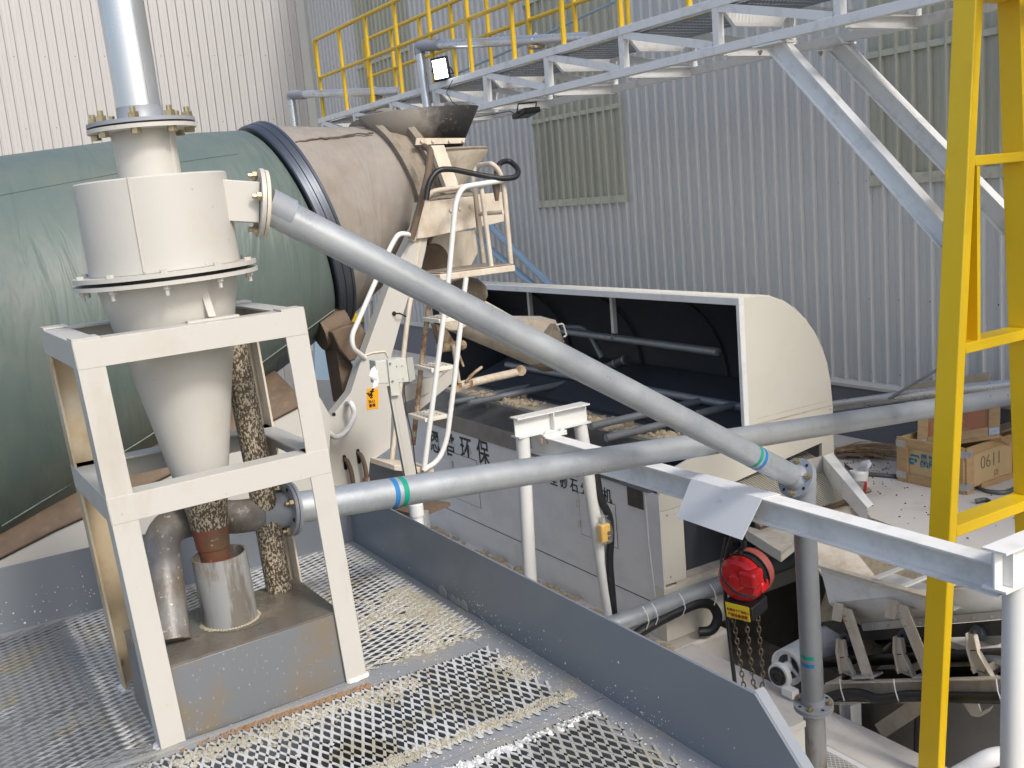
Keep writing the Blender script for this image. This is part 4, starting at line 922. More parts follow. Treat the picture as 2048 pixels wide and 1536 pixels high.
# discharge chute
c0 = P(925, 600, Y=6.42); c1 = P(1103, 694, Y=6.60); cd = (c1-c0).normalized()
_, cs, cuv = frame_of(cd)
g = []
for t_ in (0, .33, .66, .9, 1.0):
    g.append([c0.lerp(c1, t_)+(cs*math.cos(a)+cuv*math.sin(a))*(.235-.045*t_) for a in [PI+PI*k/14 for k in range(15)]])
put('chute', MB().sheet(g), 'cream_dirty', tk, solid=.012)
g = [[c0.lerp(c1, t_)+(cs*math.cos(a)+cuv*math.sin(a))*.198 for a in [PI+.02+(PI-.04)*k/14 for k in range(15)]] for t_ in (.84, 1.004)]
put('chute_lip', MB().sheet(g), 'caked', tk, solid=.012)
put('chute_cover', MB().prism([P(1045, 652, Y=6.6), P(1052, 640, Y=6.6), P(1111, 640, Y=6.62), P(1120, 660, Y=6.62), P(1100, 690, Y=6.6)], (0, .22, .02)), 'cream_dirty', tk)
put('chute_lump', MB().prism([P(1095, 668, Y=6.54), P(1112, 648, Y=6.54), P(1130, 684, Y=6.54), P(1118, 690, Y=6.54)], (0, .12, 0)), 'caked', tk)
put('handle', MB().tube(fillet([P(1112, 650, Y=6.5), P(1126, 647, Y=6.5), P(1133, 671, Y=6.5), P(1127, 674, Y=6.5)], .02), .007, 8), 'white', tk)
put('chute_strut', MB().tube([P(918, 771, Y=6.2), P(1040, 743, Y=6.35)], .030, 12), 'cream_dirty', tk)
put('strut_end', MB().cyl(P(914, 773, Y=6.16), P(914, 773, Y=6.26), .04, 12).bar(P(915, 773, Y=6.2), P(942, 766, Y=6.22), .05, .045), 'rusty', tk)
put('strut_end', MB().cyl(P(1042, 741, Y=6.3), P(1042, 741, Y=6.4), .04, 10), 'rusty', tk)
put('lever', MB().tube(fillet([P(932, 764, Y=6.17), P(945, 748, Y=6.17), P(964, 734, Y=6.17)], .03), [.010]*3 if 0 else .011, 6), 'rusty', tk)
put('chute_pivot', MB().prism([P(872, 648, Y=6.15), P(895, 660, Y=6.15), P(915, 695, Y=6.15), P(905, 702, Y=6.15), P(880, 680, Y=6.15)], (0, .08, 0)).cyl(P(880, 695, Y=6.1), P(925, 690, Y=6.3), .035, 10), 'rusty', tk)
put('crank_handle', MB().tube([P(917, 706, Y=6.12), P(927, 733, Y=6.12)], .008, 6), 'rusty', tk)
put('chute_bracket', MB().prism([P(840, 790, Y=6.0), P(905, 735, Y=6.0), P(905, 765, Y=6.0), P(840, 820, Y=6.0)], (0, .05, 0)), 'cream', tk)
put('chute_bracket', MB().prism([P(808, 775, Y=5.9), P(912, 735, Y=6.1), P(912, 765, Y=6.1), P(808, 805, Y=5.9)], (0, .04, 0)), 'cream', tk)
put('stay', MB().tube([P(906, 690, Y=6.1), P(918, 765, Y=6.15)], .014, 8), 'cream_dirty', tk)

# ================================================================== SAND SEPARATOR
XP, YP2 = 4.34, 5.43
sp = thing('sand_separator', 'grey and cream sand separator machine with an open rounded hood', 'machine', (5.2, 7, -1.6))
ZP = -.50
put('side_panel', MB().box((XP, YP2+.012, -1.55), (XP+.02, 10.4, ZP)), 'panel', sp)
put('base_skirt', MB().box((XP+.004, YP2+.012, -1.60), (XP+.03, 10.4, -1.552)), 'panel', sp)
put('panel_seam', MB().box((XP-.0025, YP2+.02, -1.34), (XP-.0005, 10.4, -1.334)), 'ink', sp)
put('white_cord', MB().tube([P(1290, 985, X=XP-.005), P(1298, 1090, X=XP-.005), P(1312, 1205, X=XP-.005)], .006, 6), 'white', sp)
def panelquad(name, y0, y1, z0, z1, mt, t=.004, x=XP): return put(name, MB().box((x-t, y0, z0), (x-.0004, y1, z1)), mt, sp)
for q in (((1158, 985), (1236, 1096)), ((905, 905), (962, 1016))):
    a = P(*q[0], X=XP); b = P(*q[1], X=XP); y0, y1 = sorted((a.y, b.y)); z1, z0 = max(a.z, b.z)+.0, min(a.z, b.z)
    put('door_gap', MB().box((XP-.0022, y0-.005, z0-.005), (XP-.0004, y1+.005, z1+.005)), 'ink', sp)
    panelquad('access_door', y0, y1, z0, z1, 'panel', .0045)
    for zz in (z0+.24*(z1-z0), z0+.74*(z1-z0)): put('hinge', MB().cyl((XP-.012, y1+.012, zz-.03), (XP-.012, y1+.012, zz+.03), .011, 8), 'cream', sp)
a = P(1254, 965, X=XP); b = P(1288, 1020, X=XP)
panelquad('vent_grille', b.y, a.y, b.z+.0, a.z, 'dusty', .006)
vb = MB()
for k in range(8): vb.box((XP-.010, b.y+.01, b.z+.012+k*(a.z-b.z-.02)/8), (XP-.0062, a.y-.01, b.z+.020+k*(a.z-b.z-.02)/8))
put('grille_slats', vb, 'dark', sp, kind='stuff')
# lettering on the side panel
def line(s, qa, qb, sc_, off):
    a = P(*qa, X=XP-.003); b = P(*qb, X=XP-.003); n = len(s)
    for i, ch in enumerate(s):
        if ch == ' ': continue
        p = a.lerp(b, i/(n-1) if n > 1 else 0)
        text('lettering', ch, p, (0, -1, 0), (0, 0, 1), sc_, 'ink', sp, off, .92, .001)
line('恩普环保', (861, 898), (955, 920), .25, .0025)
line('型砂石分离机', (1100, 966), (1206, 1000), .125, .001)
# wet trough cover
y0, y1 = 5.88, 10.4
zc = P(899, 829, X=XP-.01).z; zl = P(899, 860, X=XP-.01).z
put('trough_cover', MB().prism([(XP-.012, y0, zl), (XP-.012, y0, zc), (XP+.42, y0, zc+.05), (XP+.42, y0, zc+.04), (XP-.002, y0, zc-.012), (XP-.002, y0, zl)], (0, y1-y0, 0)), 'stainless', sp, bevel=.002)
put('trough_end', MB().box((XP-.011, YP2+.1, ZP), (XP+.05, y0-.002, ZP+.05)), 'plate', sp)
# screen decks
put('screen_deck', MB().prism([(4.745, 5.9, -.262), (5.14, 5.9, -.31), (5.14, 5.9, -.35), (4.745, 5.9, -.30)], (0, 3.6, 0)), 'screen', sp)
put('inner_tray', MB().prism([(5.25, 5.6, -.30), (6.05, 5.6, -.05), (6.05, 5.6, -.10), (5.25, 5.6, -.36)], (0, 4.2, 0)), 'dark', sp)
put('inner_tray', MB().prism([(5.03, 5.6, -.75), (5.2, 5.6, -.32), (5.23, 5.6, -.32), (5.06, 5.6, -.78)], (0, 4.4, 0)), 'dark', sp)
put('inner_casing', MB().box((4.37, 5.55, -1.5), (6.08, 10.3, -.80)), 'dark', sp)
mb = MB(); rnd = random.Random(11)
for k in range(420):
    y = rnd.choice([rnd.uniform(6.0, 7.6), rnd.uniform(7.9, 9.0)]); x = 4.92+rnd.gauss(0, .09); z = -.262-.12*(x-4.745)+.005
    h = abs(rnd.gauss(.012, .014)); r = rnd.uniform(.012, .045)
    mb.lathe((x, y, z), (rnd.gauss(0, .3), rnd.gauss(0, .3), 1), [(-.01, r), (h*.5, r*.7), (h, .003)], 5)
put('sand_clumps', mb, 'tan', sp, kind='stuff')
# end panel (faces the pit)
def e_(x, z): return V((x, YP2, z))
arc = [(5.19, .785), (5.36, .785), (5.50, .765), (5.63, .715), (5.75, .64), (5.86, .54), (5.95, .43), (6.02, .31), (6.075, .17), (6.105, .02), (6.12, -.17)]
put('hood_end', MB().prism([e_(5.19, -.168)]+[e_(*q) for q in arc], (0, .03, 0)), 'cream_panel', sp, bevel=.004)
put('end_band', MB().prism([e_(4.345, -.47), e_(4.345, -.37), e_(5.18, -.172), e_(6.12, -.174), e_(6.12, -.9), e_(5.985, -.9), e_(5.985, -.448), e_(4.56, -.62), e_(4.345, -.62)], (0, .03, 0)), 'cream_panel', sp, bevel=.003)
put('end_post', MB().box((4.345, YP2, -1.17), (4.548, YP2+.03, -.622)), 'cream_panel', sp, bevel=.003)
put('end_base', MB().prism([e_(4.335, -1.6), e_(4.335, -1.19), e_(6.12, -1.19), e_(6.12, -1.50), e_(5.05, -1.50), e_(5.05, -1.56), e_(4.95, -1.60)], (0, .12, 0)), 'cream_panel', sp, bevel=.004)
put('end_ledge', MB().box((4.45, YP2-.004, -1.188), (6.0, YP2+.12, -1.172)), 'cream_dirty', sp)
put('corner_post', MB().box((XP-.004, YP2+.001, -1.6), (XP+.004, YP2+.14, -.5)), 'panel', sp)
bolts(sp, [e_(4.40, -.66), e_(4.40, -1.12), e_(6.09, -.56), e_(6.09, -.2)], (0, -1, 0), 'cream', .009, .006, 0, True, 'rivet')
put('panel_seam', MB().box((5.3, YP2-.002, -.128), (6.118, YP2-.0005, -.124)).box((5.3, YP2-.002, -.176), (6.118, YP2-.0005, -.168)), 'cream_dirty', sp)
# hood shell
g = [[V((x, yy, z)) for x, z in arc+[(6.12, -.5)]] for yy in (YP2+.031, 10.4)]
put('hood', MB().sheet(g), 'cream_panel', sp, solid=.012)
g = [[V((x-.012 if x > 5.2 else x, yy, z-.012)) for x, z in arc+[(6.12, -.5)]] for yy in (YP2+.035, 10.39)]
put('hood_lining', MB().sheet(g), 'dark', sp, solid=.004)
put('hood_rim', MB().box((5.176, YP2-.003, .735), (5.225, 10.4, .79)), 'beam', sp, bevel=.003)
put('hood_rim', MB().box((5.176, YP2-.003, -.16), (5.225, YP2+.03, .734)), 'beam', sp, bevel=.003)
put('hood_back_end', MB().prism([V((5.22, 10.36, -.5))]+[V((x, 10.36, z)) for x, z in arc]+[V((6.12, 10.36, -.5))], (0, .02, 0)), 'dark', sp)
put('rear_casing', MB().box((6.085, 5.56, -1.5), (6.118, 10.4, -.501)), 'cream_panel', sp)
sv = None
for y in (6.55, 7.75, 8.95):
    put('hood_rib', MB().tube([V((x-.035, y, z-.035)) for x, z in arc[1:]], .016, 6), 'dark', sp)
SX = 5.60
sa_, sb_ = P(1050, 652, X=SX), P(1436, 704, X=SX)
put('spray_pipe', MB().tube([sa_, sb_], .034, 16), 'galv_dull', sp)
put('pipe_mouth', MB().lathe(sb_, sb_-sa_, [(0, .034), (.0015, .030)], 16), 'galv_shiny', sp)
hy = P(1231, 690, X=SX).y
put('hanger', MB().box((SX-.02, hy-.02, sa_.z+.03), (SX+.02, hy+.02, .70)), 'panel', sp)
put('hanger_clip', MB().tube([V((SX+.042*math.cos(t), hy, sa_.z+.042*math.sin(t))) for t in [2*PI*k/12 for k in range(12)]], .006, 5, True), 'galv_dull', sp)
put('hanger', MB().box((SX-.02, hy+1.4, .0), (SX+.02, hy+1.44, .70)), 'panel', sp)
put('feed_pipe', MB().tube(fillet([P(1125, 655, X=5.7), P(1165, 655, X=5.75), P(1180, 668, X=5.78), P(1205, 715, X=5.8)], .05), .03, 12), 'galv_dull', sp)
put('hose_joint', MB().tube([P(1190, 745, X=5.6), P(1255, 718, X=5.62)], .045, 14), 'dark', sp)
put('hose_clamp', MB().lathe(P(1232, 727, X=5.61), P(1255, 718, X=5.62)-P(1190, 745, X=5.6), [(0, .048), (.02, .048)], 16, caps=False).lathe(P(1250, 720, X=5.62), P(1255, 718, X=5.62)-P(1190, 745, X=5.6), [(0, .048), (.02, .048)], 16, caps=False), 'galv_dull', sp)
for a, b in (((898, 806), (1060, 765)), ((938, 806), (1130, 760)), ((1182, 853), (1285, 825)), ((1212, 876), (1322, 846)), ((1380, 830), (1466, 806))):
    pa = P(*a, X=4.46); pb_ = V((5.55, 0, 0))
    if a[0] == 1380: pa = P(1395, 828, X=5.2)
    pz = P(*b, Y=pa.y)
    e = V((5.58, pa.y, pa.z+.0))
    put('cross_pipe', MB().tube([pa, e], .030, 14), 'galv_dull', sp)
put('manifold_pipe', MB().tube([V((5.60, 5.75, P(1470, 812, X=5.6).z)), V((5.60, 9.5, P(1470, 812, X=5.6).z))], .035, 14), 'galv_dull', sp)
put('pipe_cap', MB().tube([V((5.60, 5.70, P(1470, 812, X=5.6).z)), V((5.60, 5.76, P(1470, 812, X=5.6).z))], .042, 14), 'dark', sp)
# discharge screen, chute and tray in front of the end panel
rb_ = MB()
for k in range(46):
    t_ = k/45; x = 4.86+t_*1.12
    rb_.hexa([(x, 5.75, -.52), (x+.016, 5.75, -.52), (x+.016-.06, 4.92, -.72), (x-.06, 4.92, -.72)], [(x, 5.75, -.51), (x+.016, 5.75, -.51), (x+.016-.06, 4.92, -.71), (x-.06, 4.92, -.71)])
put('discharge_screen', rb_, 'screen', sp, kind='stuff')
put('screen_bed', MB().hexa([(4.85, 5.75, -.56), (5.99, 5.75, -.56), (5.93, 4.92, -.755), (4.79, 4.92, -.755)], [(4.85, 5.75, -.523), (5.99, 5.75, -.523), (5.93, 4.92, -.722), (4.79, 4.92, -.722)]), 'dusty', sp)
put('chute_plate', MB().hexa([(5.05, 5.0, -.80), (5.80, 5.0, -.80), (5.36, 4.32, -.93), (4.85, 4.2, -1.12)], [(5.05, 5.0, -.78), (5.80, 5.0, -.78), (5.36, 4.32, -.91), (4.85, 4.2, -1.10)]), 'cream_dirty', sp)
a, b = P(1652, 925, Z=-.58), P(1730, 1020, Z=-.60)
put('chute_rim', MB().prism([P(1646, 912, Z=-.50), P(1665, 905, Z=-.50), P(1746, 1008, Z=-.56), P(1734, 1015, Z=-.56)], (0, 0, -.006)).prism([P(1646, 912, Z=-.50), P(1734, 1015, Z=-.56), P(1734, 1015, Z=-.56)+V((0, 0, -.12)), P(1646, 912, Z=-.50)+V((0, 0, -.16))], (.006, .004, 0)), 'beam', sp)
put('chute_flange', MB().prism([P(1595, 925, Y=5.3), P(1646, 912, Y=5.3), P(1646, 955, Y=5.3), P(1634, 975, Y=5.3)], (0, .01, 0)), 'cream', sp)
tz = P(1545, 1115, Y=4.95)
tq4 = [P(*q, Z=-.74) for q in ((1492, 1062), (1514, 1036), (1600, 1076), (1562, 1106))]
put('discharge_tray', MB().hexa([p-V((0, 0, .012)) for p in tq4], tq4), 'cream_dirty', sp)
for i, j in ((0, 3), (3, 2)):
    a, b = tq4[i], tq4[j]; put('tray_lip', MB().hexa([a-V((0, 0, .06)), b-V((0, 0, .06)), b-V((.004, -.004, .06)), a-V((.004, -.004, .06))], [a+V((0, 0, .012)), b+V((0, 0, .012)), b+V((-.004, .004, .012)), a+V((-.004, .004, .012))]), 'cream', sp)
put('sand_pile', MB().lathe(P(1690, 1110, Z=-.98), (-.3, -.3, 1), [(-.04, .17), (.01, .13), (.03, .05), (.032, .0)], 11), 'sand', sp)

# ================================================================== BELT CONVEYOR AND HOPPER IN THE PIT
KX = 4.52
cv = thing('belt_conveyor', 'inclined belt conveyor with pale steel frame in the pit', 'conveyor', (KX, 3.5, -3))
fa, fb = P(1668, 1381, X=KX), P(2060, 1375, X=KX)
fd = (fb-fa).normalized()
put('side_rail', MB().channel(fa, fb, .05, .125, .007, (0, 0, 1), 1), 'cream_dirty', cv)
put('side_rail', MB().channel(fa+V((.62, 0, 0)), fb+V((.62, 0, 0)), .05, .125, .007, (0, 0, 1), -1), 'cream_dirty', cv)
put('tail_rail', MB().prism([P(1600, 1395, X=KX), P(1680, 1352, X=KX), P(1684, 1372, X=KX), P(1640, 1412, X=KX)], (.012, 0, 0)), 'cream_dirty', cv)
put('rail_joint', MB().prism([P(1774, 1362, X=KX-.004), P(1790, 1362, X=KX-.004), P(1800, 1392, X=KX-.004), P(1783, 1392, X=KX-.004)], (.003, 0, 0)), 'cream', cv)
tb = MB()
for k in range(2):
    g = []
    for t_ in (-.25, .3, 1.0):
        p = fa.lerp(fb, t_)
        zz = .10-k*.16
        g.append([p+V((.03, 0, zz+.11*(1-k))), p+V((.20, 0, zz)), p+V((.44, 0, zz)), p+V((.60, 0, zz+.11*(1-k)))])
    tb.sheet(g)
put('belt', tb, 'belt', cv, solid=.01)
for top, bot in (((1680, 1214), (1725, 1354)), ((1788, 1207), (1848, 1354))):
    a = P(*top, X=KX-.01); b = P(*bot, X=KX-.01)
    put('hopper_post', MB().angle(a, b, (0, -1, .1), (1, 0, 0), .084, .062, .008), 'cream_dirty', cv)
    put('clip_plate', MB().prism([a+V((-.003, .04, .02)), a+V((-.003, -.03, .03)), a+V((-.003, -.01, -.09)), a+V((-.003, .06, -.10))], (-.006, 0, 0)), 'cream_dirty', cv)
    put('clip_plate', MB().prism([a+V((.03, -.06, .0)), a+V((.10, -.15, -.03)), a+V((.10, -.07, -.06))], (0, -.008, 0)), 'cream_dirty', cv)
    bolts(cv, [a+(b-a)*k+V((-.010, -.028, 0)) for k in (.10, .17, .28)], (-1, 0, 0), 'rusty', .006, .005, 0, True)
    put('base_pad', MB().cbox(b+V((.03, -.01, .004)), .10, .16, .012, (1, 0, 0), fd), 'cream', cv)
    bolts(cv, [b+V((-.005, -.035, .012))], (0, 0, 1), 'cream', .012, .012, .012)
for top, bot in (((1684, 1278), (1700, 1352)), ((1799, 1274), (1818, 1352)), ((1945, 1267), (1972, 1352))):
    a = P(*top, X=KX+.03); b = P(*bot, X=KX+.03); mid_ = a.lerp(b, .42)+V((0, .02, 0))
    br = MB()
    for (p, q, wa, wb) in ((a, mid_, .025, .035), (mid_, b, .035, .06)):
        br.hexa([p+V((0, wa, 0)), p-V((0, wa, 0)), p+V((.008, -wa, 0)), p+V((.008, wa, 0))], [q+V((0, wb, 0)), q-V((0, wb, 0)), q+V((.008, -wb, 0)), q+V((.008, wb, 0))])
        for sg in (-1, 1): br.hexa([p+V((0, sg*wa, 0)), p+V((0, sg*(wa-.006), 0)), p+V((-.025, sg*(wa-.006), 0)), p+V((-.025, sg*wa, 0))], [q+V((0, sg*wb, 0)), q+V((0, sg*(wb-.006), 0)), q+V((-.025, sg*(wb-.006), 0)), q+V((-.025, sg*wb, 0))])
    put('idler_bracket', br, 'cream_dirty', cv)
    put('idler_roller', MB().lathe(a+V((.02, 0, 0)), (1, 0, -.45), [(-.03, .012), (0, .012), (.005, .035), (.02, .042), (.20, .042), (.215, .03)], 20), 'roller', cv)
    put('idler_roller', MB().lathe(a+V((.235, 0, -.10)), (1, 0, 0), [(0, .03), (.005, .042), (.17, .042), (.175, .03)], 20), 'roller', cv)
    put('idler_base', MB().angle(b+V((0, 0, .01)), b+V((.6, 0, .01)), (0, 1, 0), (0, 0, 1), .05, .05, .006), 'cream_dirty', cv)
    bolts(cv, [b+V((-.01, .07, .01)), b+V((-.01, -.07, .01))], (0, 0, 1), 'cream', .011, .010, .014)
# hopper
put('hopper_side', MB().prism([P(*q, X=KX) for q in ((1641, 1136), (1854, 1197), (1930, 1219), (1826, 1189), (1658, 1206))][:3]+[P(1826, 1190, X=KX), P(1658, 1206, X=KX)], (.006, 0, 0)), 'truss', cv)
put('hopper_rim', MB().bar(P(1641, 1131, X=KX-.01), P(1862, 1194, X=KX-.01), .045, .014), 'cream_dirty', cv)
lo = [P(1658, 1207, X=KX+.002), P(1826, 1190, X=KX+.002), P(1905, 1178, X=KX+.002), P(2030, 1165, X=KX+.002)]
hi = [P(1722, 1250, X=KX+.10), P(1826, 1240, X=KX+.10), P(1905, 1232, X=KX+.10), P(2030, 1222, X=KX+.10)]
put('hopper_skirt', MB().sheet([lo, hi]), 'truss', cv, solid=.006)
put('flange_strip', MB().prism([P(1722, 1247, X=KX+.085), P(2030, 1220, X=KX+.085), P(2030, 1236, X=KX+.085), P(1726, 1262, X=KX+.085)], (.008, 0, 0)), 'cream', cv)
bolts(cv, [P(x, 1254-(x-1745)*.088, X=KX+.084) for x in (1745, 1777, 1841, 1911, 1947, 1984)], (-1, 0, 0), 'cream', .010, .007, .006)
put('rubber_skirt', MB().prism([P(1726, 1263, X=KX+.09), P(2030, 1238, X=KX+.09), P(2030, 1270, X=KX+.09), P(1700, 1282, X=KX+.09), P(1640, 1245, X=KX+.09), P(1700, 1235, X=KX+.09)], (.006, 0, 0)), 'belt', cv)
g0, g1 = P(1640, 1130, X=KX), P(1900, 1205, X=KX)
put('hopper_back', MB().hexa([(5.31, 4.6, -.78), (5.31, 2.6, -.78), (4.95, 2.6, -1.15), (4.95, 4.6, -1.35)], [(5.315, 4.6, -.77), (5.315, 2.6, -.77), (4.96, 2.6, -1.14), (4.96, 4.6, -1.34)]), 'tan', cv)
put('hopper_end', MB().hexa([(4.53, 4.14, -.74), (4.84, 4.16, -1.06), (4.84, 3.95, -1.3), (4.6, 3.9, -1.3)], [(4.53, 4.152, -.74), (4.84, 4.172, -1.06), (4.84, 3.962, -1.3), (4.6, 3.912, -1.3)]), 'tan', cv)
for yy in (P(1733, 1150, X=KX).y, P(1786, 1165, X=KX).y, P(1835, 1178, X=KX).y, P(1900, 1190, X=KX).y):
    put('grate_bar', MB().bar((KX+.01, yy, g0.z-.005), (5.29, yy, g0.z-.005), .03, .012), 'white', cv)
put('hopper_load', MB().hexa([(4.62, 4.1, -1.0), (5.1, 4.1, -1.0), (5.1, 2.6, -.98), (4.62, 2.6, -.98)], [(4.62, 4.1, -.95), (5.1, 4.1, -.90), (5.1, 2.6, -.90), (4.62, 2.6, -.95)]), 'concrete', cv)
# tail pulley, wheel, legs
pc_ = P(1573, 1335, X=KX-.02)
put('tail_pulley', MB().lathe(pc_, (1, .12, 0), [(.02, .08), (.02, .105), (.0, .108), (.0, .118), (.55, .118), (.55, .0)], 36, caps=False), 'truss', cv)
sb2 = MB()
for k in range(3): sb2.bar(pc_+V((.03, 0, 0)), pc_+V((.03, .108*math.cos(k*2.1+1.6), .108*math.sin(k*2.1+1.6))), .02, .012, (1, 0, 0))
put('pulley_spokes', sb2.lathe(pc_, (1, .12, 0), [(-.12, .032), (.02, .036)], 16), 'truss', cv)
wc = P(1556, 1352, X=KX-.14)
put('bearing_guard', MB().lathe(wc, (1, .1, 0), [(0, .078), (.03, .085), (.035, .0)], 24).cbox(wc+V((.0, -.10, -.07)), .06, .09, .05), 'truss', cv)
put('bearing', MB().lathe(wc, (-1, -.1, 0), [(.0, .062), (.012, .06), (.012, .05), (.02, .048), (.02, .028), (.012, .026), (.012, 0)], 24), 'black', cv)
for x, bx in ((1690, 1700),):
    a = P(1700, 1403, X=KX+.02); put('leg', MB().ibeam(a, V((a.x, a.y, -2.98)), .09, .09, .007), 'truss', cv)
    put('leg_cap', MB().cbox(a+V((.02, 0, -.004)), .12, .20, .008, (1, 0, 0), fd), 'truss', cv)
a = P(1842, 1410, X=KX+.3); put('leg', MB().bar(a, P(1838, 1530, X=KX+.4), .06, .06), 'dark', cv)
put('brace', MB().bar(P(1760, 1462, X=KX+.1), P(1850, 1402, X=KX+.1), .02, .09), 'cream_dirty', cv)
put('return_bracket', MB().prism([P(*q, X=KX) for q in ((1926, 1406), (1956, 1406), (1962, 1425), (1985, 1412), (1978, 1424), (1958, 1435), (1942, 1432))], (.008, 0, 0)), 'cream', cv)
put('brace', MB().bar(P(1700, 1372, X=KX+.15), P(1790, 1290, X=KX+.5), .02, .07), 'cream_dirty', cv)
put('brace', MB().bar(P(1960, 1360, X=KX+.05), P(2010, 1318, X=KX+.4), .02, .07), 'cream', cv)
single('black_hose', MB().tube(fillet([P(*q, X=KX-.06) for q in ((1640, 1402), (1655, 1396), (1690, 1386), (1725, 1388), (1755, 1400), (1785, 1396), (1820, 1390), (1880, 1394), (2010, 1396), (2060, 1397))], .08), .031, 12), 'black', 'thick black hose strapped along the conveyor frame', 'hose', P(1720, 1390, X=KX-.06))
for x, lb_ in ((1679, 'leftmost'), (1787, 'middle'), (1992, 'rightmost')):
    single('cable_tie', MB().tube([P(x, 1358, X=KX-.1), P(x+3, 1380, X=KX-.105), P(x+10, 1402, X=KX-.09)], .0035, 5), 'tie', 'pale cable tie round the black conveyor hose, %s of three' % lb_, 'cable tie', P(x, 1380, X=KX-.1), 'cable ties on the conveyor hose')
gm = thing('mesh_guard', 'white expanded mesh panel lying beside the pit kerb', 'mesh panel', (3.7, 3.2, -1.62))
L, S = .075, .031; b = MB()
for i in range(26):
    for j in range(52):
        for k in (0, 1):
            cx, cy = 3.35+(j+.5*k)*S*.5*1.0 if 0 else 3.3+(i+.5*k)*S, 2.6+(j+.5*k)*L*.45
            for sg in (-1, 1):
                c = V((cx, cy, -1.60)); e = c+V((sg*S/2, L*.225, 0)); b.bar(c, e, .0045, .003)
put('grating_mesh', b, 'white', gm, flat=True, kind='stuff')
put('edge_strip', MB().box((4.09, 2.4, -1.615), (4.127, 5.2, -1.597)), 'truss', gm)
put('backing', MB().box((3.2, 2.4, -1.77), (4.12, 5.2, -1.70)), 'concrete', gm)
pbx = P(1556, 1432, D=5.15)
single('post_cap', MB().box(pbx+V((-.13, -.12, -1)), pbx+V((.06, .06, 0))).box(pbx+V((-.135, -.125, -.03)), pbx+V((.065, .065, .004))), 'cream', 'cream square post top behind the sloping end of the kick plate', 'post', pbx, bevel=.004)
single('grey_pipe', MB().tube(fillet([P(1900, 1560, D=4.9), P(1985, 1512, D=4.9), P(2020, 1512, D=4.95)], .06), .045, 16), 'truss', 'short pale pipe at the foot of the right gantry leg', 'pipe', P(1960, 1530, D=4.9))
# large pipe in front of the end panel with the sleeved cable
la, lb2 = P(1195, 1262, Y=5.30), P(1610, 1108, Y=5.32)
dp = thing('drain_pipe', 'dusty galvanized pipe crossing low in front of the cream end panel', 'pipe', la)
put('pipe', MB().tube([la, P(1480, 1155, Y=5.31), lb2], .066, 28), 'galv', dp)
single('sleeved_cable', MB().tube(fillet([P(1240, 1290, Y=5.25), P(1300, 1252, Y=5.25), P(1345, 1228, Y=5.25), P(1395, 1205, Y=5.25), P(1425, 1208, Y=5.25), P(1438, 1235, Y=5.25), P(1425, 1262, Y=5.27), P(1398, 1264, Y=5.32)], .07), .036, 12), 'cable', 'black sleeved cable tied under the pipe and looping down', 'cable', P(1340, 1230, Y=5.25))
for i, (x, y) in enumerate(((1290, 1235), (1308, 1228), (1363, 1208), (1425, 1190))):
    c = P(x, y, Y=5.22)
    single('cable_tie', MB().tube([c+V((0, .02, .075)), c+V((.012, -.01, .03)), c+V((.016, -.02, -.03)), c+V((.006, .0, -.085)), c+V((-.004, .02, -.10))], .0035, 5), 'tie', 'white cable tie round the low pipe, %s' % ('leftmost of four', 'second from the left', 'third from the left', 'rightmost of four, by the red hoist')[i], 'cable tie', c, 'cable ties on the low pipe')

# ================================================================== JUNCTION BOX, CONDUITS, FAR PIPES
jy = 5.20
jb = thing('switch_box', 'pale grey switch box on a cream channel post before the ladder', 'switch box', P(838, 960, Y=jy))
put('post', MB().channel(P(795, 770, Y=jy), P(838, 1010, Y=jy), .05, .07, .006, (0, -1, 0), 1).bar(P(786, 775, Y=jy-.03), P(829, 1010, Y=jy-.03), .05, .006, (0, -1, 0)), 'cream', jb)
put('mount_plate', MB().prism([P(*q, Y=jy-.06) for q in ((775, 719), (790, 718), (800, 790), (783, 792))], (0, .012, 0)), 'boxgrey', jb)
put('box', MB().prism([P(*q, Y=jy-.046) for q in ((751, 722), (812, 716), (819, 764), (754, 768))], (0, .09, 0)), 'boxgrey', jb, bevel=.004)
put('box_side', MB().prism([P(813, 716, Y=jy-.046), P(825, 714, Y=jy+.04), P(831, 758, Y=jy+.04), P(820, 764, Y=jy-.046)], (0, .004, 0)), 'boxgrey', jb)
bolts(jb, [P(x, y, Y=jy-.061) for x, y in ((780, 727), (785, 762))], (0, -1, 0), 'galv_dull', .007, .006, 0, True)
bolts(jb, [P(x, y, Y=jy-.047) for x, y in ((793, 733), (804, 732), (795, 759), (806, 758))], (0, -1, 0), 'galv_dull', .004, .003, 0, True)
g = [[P(742, 738, Y=jy-.05), P(754, 728, Y=jy-.02)], [P(738, 752, Y=jy-.09), P(755, 745, Y=jy-.05)], [P(748, 762, Y=jy-.06), P(757, 760, Y=jy-.05)], [P(745, 777, Y=jy-.10), P(756, 771, Y=jy-.06)]]
single('paper', MB().sheet(g), 'paper', 'crumpled white paper stuffed behind the switch box', 'paper', P(748, 755, Y=jy-.05), flat=True, solid=.002)
single('box_wire', MB().tube([P(808, 770, Y=jy), P(812, 820, Y=jy-.02), P(826, 880, Y=jy-.02), P(829, 920, Y=jy-.03), P(836, 960, Y=jy-.02)], .004, 6), 'screw', 'thin dark wire running down the switch box post', 'wire', P(812, 820, Y=jy))
pv = P(832, 1012, Y=5.1)
single('plastic_pipe', MB().cyl(pv+V((0, 0, -.9)), pv+V((0, 0, -.055)), .034, 20).cyl(pv+V((0, 0, -.055)), pv+V((0, 0, .012)), .041, 20).cyl(pv+V((0, 0, .012)), pv+V((0, 0, .06)), .037, 20), 'pvc', 'white plastic pipe socket standing behind the kick plate', 'pipe', pv)
